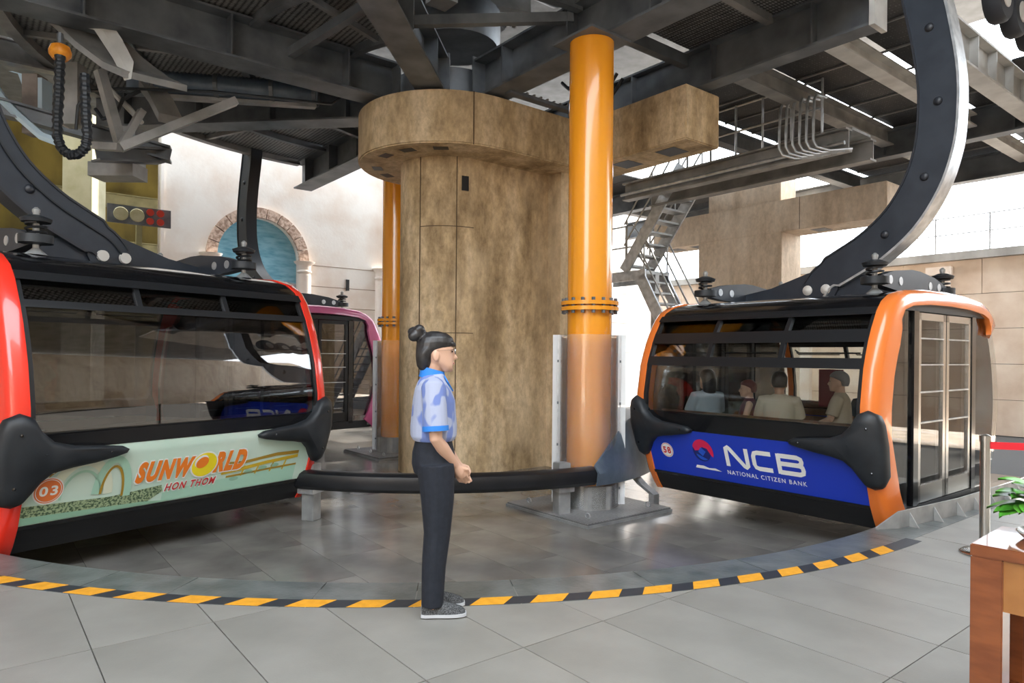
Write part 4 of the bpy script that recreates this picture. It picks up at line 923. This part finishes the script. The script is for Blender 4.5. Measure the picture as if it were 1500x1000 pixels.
def person(label, loc, rz, sit=False, sc=1., shirt='shirt_pattern', trousers='trousers_navy', skin='skin', hair='hair', style='short', arms=None, sleeve=True, group=None, vox=.006, shoes=True, headturn=0, lean=0.):
    P = empty('person', loc, rz, label=label, cat='person', group=group); P.scale = (sc, sc, sc)
    dz = -.40 if sit else 0
    def up(p): return (p[0], p[1]+lean*(p[2]-.9), p[2]+dz)
    A = arms or {1: ((.178, -.01, 1.295), (.215, -.02, 1.05), (.105, .135, .86)), -1: ((-.178, -.01, 1.295), (-.215, -.02, 1.05), (-.09, .145, .85))}
    # one continuous skin: head, neck, arms, hands, (ankles)
    b = MB(); ch = 1.378+dz
    HD = [(-.004, .075, .035, .030), (.012, .092, .02, .044), (.03, .096, .0, .054), (.05, .096, -.05, .062), (.08, .094, -.08, .068), (.105, .09, -.092, .072), (.13, .096, -.098, .074), (.16, .092, -.098, .072), (.185, .075, -.085, .064), (.205, .045, -.06, .045), (.215, .01, -.03, .02)]
    yl = lean*(1.45-.9); Mh = Matrix.Translation((0, yl, ch)) @ Matrix.Rotation(headturn, 4, 'Z')
    b.loft([ring((0, (f+k)/2, z), wd, (f-k)/2, 20, 2.2) for z, f, k, wd in HD], M=Mh)
    b.tube([(0, .088, .125), (0, .102, .095), (0, .113, .078), (0, .098, .068)], [.007, .010, .013, .009], 8, M=Mh)
    b.ball((0, .090, .048), .022, .012, .012, 10, 6, M=Mh); b.ball((0, .082, .012), .02, .016, .016, 10, 6, M=Mh)
    for s_ in (-1, 1): b.ball((s_*.074, -.008, .088), .010, .020, .032, 10, 6, M=Mh); b.ball((s_*.03, .08, .13), .02, .014, .008, 8, 5, M=Mh)
    b.tube([up((0, -.03, 1.30)), up((0, -.022, 1.36)), up((0, -.012, 1.43))], [.062, .050, .052], 14)
    b.loft([ring(up((0, -.015, z)), rx, ry, 18) for z, rx, ry in ((1.20, .13, .08), (1.29, .14, .075), (1.335, .09, .06), (1.36, .055, .05))])
    for s_, (sh, el, wr) in A.items():
        sh, el, wr = Vector(up(sh)), Vector(up(el)), Vector(up(wr))
        b.tube([sh+Vector((-s_*.06, 0, .0)), sh, sh.lerp(el, .5), el, el.lerp(wr, .3), wr], [.045, .047, .042, .036, .038, .024], 12)
        dd = (wr-el).normalized(); hand(b, wr, dd+Vector((0, .05, -.35)), Vector((-s_, .1, .1)), Vector((0, 1, .25)), .45)
    hips = [(s_*.085, 0, .86) for s_ in (-1, 1)]
    if sit: legs = [[(s_*.09, -.02, .50), (s_*.10, .20, .53), (s_*.11, .40, .52), (s_*.11, .43, .44), (s_*.11, .41, .25), (s_*.11, .40, .10)] for s_ in (-1, 1)]; lr = [.10, .088, .072, .068, .058, .055]
    else: legs = [[(s_*.082, 0, .86), (s_*.085, .012, .66), (s_*.083, .012, .46), (s_*.083, -.005, .28), (s_*.083, -.012, .06)] for s_ in (-1, 1)]; lr = [.108, .094, .075, .068, .062]
    for L in legs: b.tube([L[-1], (L[-1][0], L[-1][1]+.01, .04)], .034, 10)
    if not sit or True:
        b.loft([ring(up((0, 0, z)), rx, ry, 18) for z, rx, ry in ((.98, .10, .075), (1.2, .12, .08))])
        for L in legs: b.tube([(L[0][0]*.8, L[0][1], L[0][2]+.12)]+L, [.05]+[.035]*len(L), 8)
    remeshed(b, 'body', skin, P, vox, 3)
    # trousers
    t = MB()
    pel = ((1.02, .132, .098), (.97, .142, .108), (.91, .158, .122), (.85, .165, .124), (.80, .155, .112))
    t.loft([ring((0, -.012+lean*(z-.9), z+dz), rx, ry, 20, 2.3) for z, rx, ry in pel])
    for L in legs: t.tube(L, lr, 16)
    remeshed(t, 'trousers', trousers, P, vox*1.1, 5)
    # shirt
    s = MB()
    tor = ((.985, .150, .118, -.01), (1.01, .162, .132, -.012), (1.06, .162, .134, -.012), (1.13, .158, .128, -.012), (1.21, .168, .122, -.012), (1.275, .172, .104, -.018), (1.315, .145, .085, -.022), (1.345, .095, .068, -.02), (1.365, .064, .060, -.015))
    s.loft([ring((0, c+lean*(z-.9), z+dz), rx, ry, 24, 2.3) for z, rx, ry, c in tor])
    if sleeve:
        for s_, (sh, el, wr) in A.items():
            sh, el = Vector(up(sh)), Vector(up(el)); s.tube([sh+Vector((-s_*.07, 0, .005)), sh+Vector((-s_*.01, 0, 0)), sh.lerp(el, .4), sh.lerp(el, .80)], [.062, .070, .068, .070], 16)
    remeshed(s, 'shirt', shirt, P, vox, 5)
    if style == 'attendant':
        for s_, (sh, el, wr) in A.items():
            sh, el = Vector(up(sh)), Vector(up(el)); MB().tube([sh.lerp(el, .74), sh.lerp(el, .84)], [.0725, .0735], 18).build('sleeve_cuff', 'collar_blue', P, True)
        m = MB(); rows = []
        for z, r, fy in ((1.33, .083, .066), (1.355, .073, .060), (1.385, .066, .058), (1.392, .064, .056)): rows.append([(r*math.cos(k*2*PI/24), -.022+(fy+.012)*math.sin(k*2*PI/24), z+.018*(-math.sin(k*2*PI/24))) for k in range(24)])
        m.loft(rows, caps=False); m.build('collar', 'collar_blue', P, True)
        for s_ in (-1, 1): MB().prism([(s_*.004, -.055), (s_*.006, .03), (s_*.05, .05), (s_*.06, .01), (s_*.03, -.05)], -.004, .004, Matrix.Translation((0, .070, 1.310)) @ Matrix.Rotation(2.09, 4, 'X')).build('collar_flap', 'collar_blue', P)
        g = MB()
        for s_ in (-1, 1): g.tube([Mh @ Vector((s_*.034+.024*math.cos(k*PI/7), .104, .118+.02*math.sin(k*PI/7))) for k in range(14)], .0011, 5, True); g.tube([Mh @ Vector((s_*.058, .102, .122)), Mh @ Vector((s_*.075, .05, .122)), Mh @ Vector((s_*.076, -.01, .118))], .0011, 5)
        g.tube([Mh @ Vector((-.01, .106, .12)), Mh @ Vector((.01, .106, .12))], .0011, 5); g.build('glasses', 'stainless', P)
        MB().loft([ring((0, -.012, z), .146, .112, 24, 2.3) for z in (.985, 1.005)]).build('belt', 'black_matt', P, True)
    for s_ in (-1, 1): MB().ball((s_*.03, .0885, .113), .010, .005, .005, 10, 6, M=Mh).build('eye', 'eye_dark', P, True)
    MB().ball((0, .0985, .046), .019, .006, .007, 10, 6, M=Mh).build('lips', 'lip', P, True)
    # hair
    h = MB()
    HR = {'short': [(.06, -.03, -.10, .06), (.09, -.015, -.112, .078), (.12, .0, -.116, .083), (.145, .06, -.116, .085), (.17, .10, -.112, .083), (.20, .085, -.095, .07), (.225, .05, -.065, .05), (.236, .0, -.03, .02)],
          'bob': [(-.06, -.01, -.10, .075), (.0, .0, -.115, .085), (.06, .01, -.12, .088), (.12, .04, -.12, .088), (.16, .10, -.116, .085), (.20, .085, -.095, .07), (.225, .05, -.065, .05), (.236, .0, -.03, .02)],
          'attendant': [(.005, -.045, -.095, .045), (.03, -.03, -.112, .062), (.07, -.02, -.118, .076), (.10, -.012, -.118, .080), (.12, .02, -.118, .080), (.14, .092, -.116, .081), (.165, .103, -.114, .081), (.195, .092, -.10, .072), (.218, .06, -.07, .052), (.230, .01, -.035, .022)]}[style]
    h.loft([ring((0, (f+k)/2, z), wd, (f-k)/2, 20, 2.2) for z, f, k, wd in HR], M=Mh)
    if style == 'attendant':
        for c, r in (((0, -.105, .215), .048), ((.02, -.13, .20), .034), ((-.02, -.125, .225), .034), ((.015, -.10, .235), .034), ((0, -.14, .225), .026)): h.ball(c, r, r, r*.95, 12, 8, M=Mh)
        for k in range(7): h.tube([(-.045+.015*k, .088, .165), (-.046+.0153*k, .103, .148), (-.045+.015*k, .100, .140)], [.012, .009, .003], 6, M=Mh)
    remeshed(h, 'hair', hair, P, .005, 2)
    if shoes:
        for L in legs:
            x, y = L[-1][0], L[-1][1]+.012
            so = MB().loft([[(x+wd*q, y+yy, z) for q, z in ((-1, .002), (1, .002), (1.05, .02), (-1.05, .02))] for yy, wd in ((-.075, .028), (-.05, .036), (.0, .037), (.08, .045), (.13, .044), (.165, .034), (.18, .018))]).build('shoe_sole', 'sole', P, True, ang=50)
            u_ = MB(); u_.loft([[(x+wd*math.cos(t), y+yy, .018+ht*max(0, math.sin(t))) for t in [PI*k/10 for k in range(11)]]+[(x-wd*.5, y+yy, .016), (x+wd*.5, y+yy, .016)] for yy, wd, ht in ((-.072, .022, .06), (-.055, .034, .078), (-.02, .036, .072), (.02, .038, .07), (.07, .043, .06), (.12, .043, .045), (.155, .034, .032), (.174, .018, .016))]); u_.build('shoe_upper', 'shoe_grey', P, True, ang=60)
    return P
wloc = Vector((-.435, 3.93, .006))
person('attendant in pale blue patterned shirt and navy trousers standing at the platform edge', wloc, -PI/2+.12, style='attendant', shirt='shirt_pattern', vox=.005, headturn=.06,
       arms={1: ((.168, -.015, 1.29), (.192, .0, 1.01), (.075, .115, .845)), -1: ((-.168, -.015, 1.29), (-.192, .0, 1.01), (-.06, .125, .84))})
# passengers seated in the orange cabin (positions in the cabin's own frame)
def seat(x, y): p = cabA.matrix_basis @ Vector((x, y, 0)); return (p.x, p.y, .12)
lap = {1: ((.168, -.01, 1.29), (.21, .06, 1.06), (.13, .26, .97)), -1: ((-.168, -.01, 1.29), (-.21, .06, 1.06), (-.13, .26, .97))}
grp = 'passengers in the orange cabin'
for lb, x, y, r, kw in (
    ('seated passenger in a grey shirt at the left of the orange cabin window', -.88, -.98, TH+1.2, dict(shirt='cloth_grey', style='bob')),
    ('seated passenger in a maroon tank top in the orange cabin', -.60, -.55, TH+2.2, dict(shirt='cloth_maroon', hair='hair_red', sleeve=False, sc=.9)),
    ('passenger in a beige shirt seated with back to the orange cabin window', .08, -1.02, TH+.5, dict(shirt='cloth_beige', skin='skin_tan')),
    ('passenger in a beige shirt deeper inside the orange cabin', .28, -.1, TH+1.9, dict(shirt='cloth_beige', hair='hair_grey')),
    ('seated passenger in a dark top at the right of the orange cabin', .30, .62, TH+PI, dict(shirt='cloth_teal', sc=.92))):
    person(lb, seat(x, y), r, sit=True, arms=lap, vox=.009, shoes=True, group=grp, **kw)

# ---------------------------------------------------------------- table, plant, queue post
K = Vector((1.75, 2.60, 0)); rt = math.radians(-49)
tb = empty('console_table', K, rt, label='reddish brown wooden console table in the near right corner', cat='table')   # local x towards the camera-right, y to the back right
LW, TL, TW, THt = .105, 1.3, .42, .78
MB().box(0, TL, 0, TW, THt-.045, THt).build('table_top', 'wood_table', tb, bevel=.004)
for x in (0, TL-LW):
    for y in (0, TW-LW): MB().box(x+.001, x+LW, y+.001, y+LW, 0, THt-.045).build('leg', 'wood_table', tb, bevel=.004)
for y in (.012, TW-.032): MB().box(LW, TL-LW, y, y+.02, THt-.045-.19, THt-.045).build('apron', 'wood_table_light', tb)
for x in (.012, TL-.032): MB().box(x, x+.02, LW, TW-LW, THt-.045-.19, THt-.045).build('apron', 'wood_table_light', tb)
MB().box(.05, TL-.05, .05, TW-.05, .16, .185).build('lower_shelf', 'wood_table', tb)
pc = K+Vector((math.cos(rt)*.20-math.sin(rt)*.27, math.sin(rt)*.20+math.cos(rt)*.27, THt))
pot = empty('potted_plant', pc, 0, label='green leafy plant in a low white dish on the console table', cat='plant')
MB().lathe([(.05, 0), (.09, .005), (.115, .03), (.11, .035), (.085, .012), (.02, .012)], 28).build('dish', 'pot', pot, True)
MB().lathe([(.07, .015), (.08, .03), (.04, .045), (.0, .047)], 20).build('soil', 'bench_wood', pot, True)
for k in range(44):
    t = k*2.4; tl = .25+.9*((k*37) % 17)/17; L = .11+.05*((k*13) % 7)/7; wd = .06; d0 = Vector((math.cos(t), math.sin(t), 0)); sd_ = Vector((-math.sin(t), math.cos(t), 0)); base = d0*.015+Vector((0, 0, .04+.05*((k*7) % 5)/5)); V = []
    st = base+d0*.05*math.cos(tl)+Vector((0, 0, .07*math.sin(tl)+.03))
    for i in range(7):
        f = i/6; c = st+d0*L*f*math.cos(tl*(1-.5*f))+Vector((0, 0, L*(f*math.sin(tl)-.55*f*f)))
        w_ = wd*math.sin(PI*min(1, .08+f*.92))**.7; V.append((c-sd_*w_+Vector((0, 0, .008)), c, c+sd_*w_+Vector((0, 0, .008))))
    m = MB(); m.v = [q for r in V for q in r]; m.f = [(3*i+j, 3*i+j+1, 3*i+j+4, 3*i+j+3) for i in range(6) for j in range(2)]
    lf = m.build('leaf', 'leaf', pot, True); MB().tube([base, base.lerp(st, .6)+Vector((0, 0, .01)), st], .003, 5).build('leaf_stem', 'leaf', lf)
sp = AB(7.41, .06); g = empty('queue_post', sp, 0, label='stainless steel queue barrier post with a red belt', cat='barrier post')
MB().lathe([(.0, .0), (.165, .0), (.165, .012), (.14, .028), (.05, .035)], 32).build('base', 'stainless', g, True)
MB().lathe([(.034, .03), (.034, .86)], 20).build('pole', 'stainless', g, True); MB().lathe([(.039, .855), (.039, .90), (.02, .91)], 20).build('head', 'stainless', g, True)
MB().box(.02, 3.2, -.003, .003, .80, .855, Matrix.Rotation(TH+.62, 4, 'Z')).build('belt', 'belt_red', g)
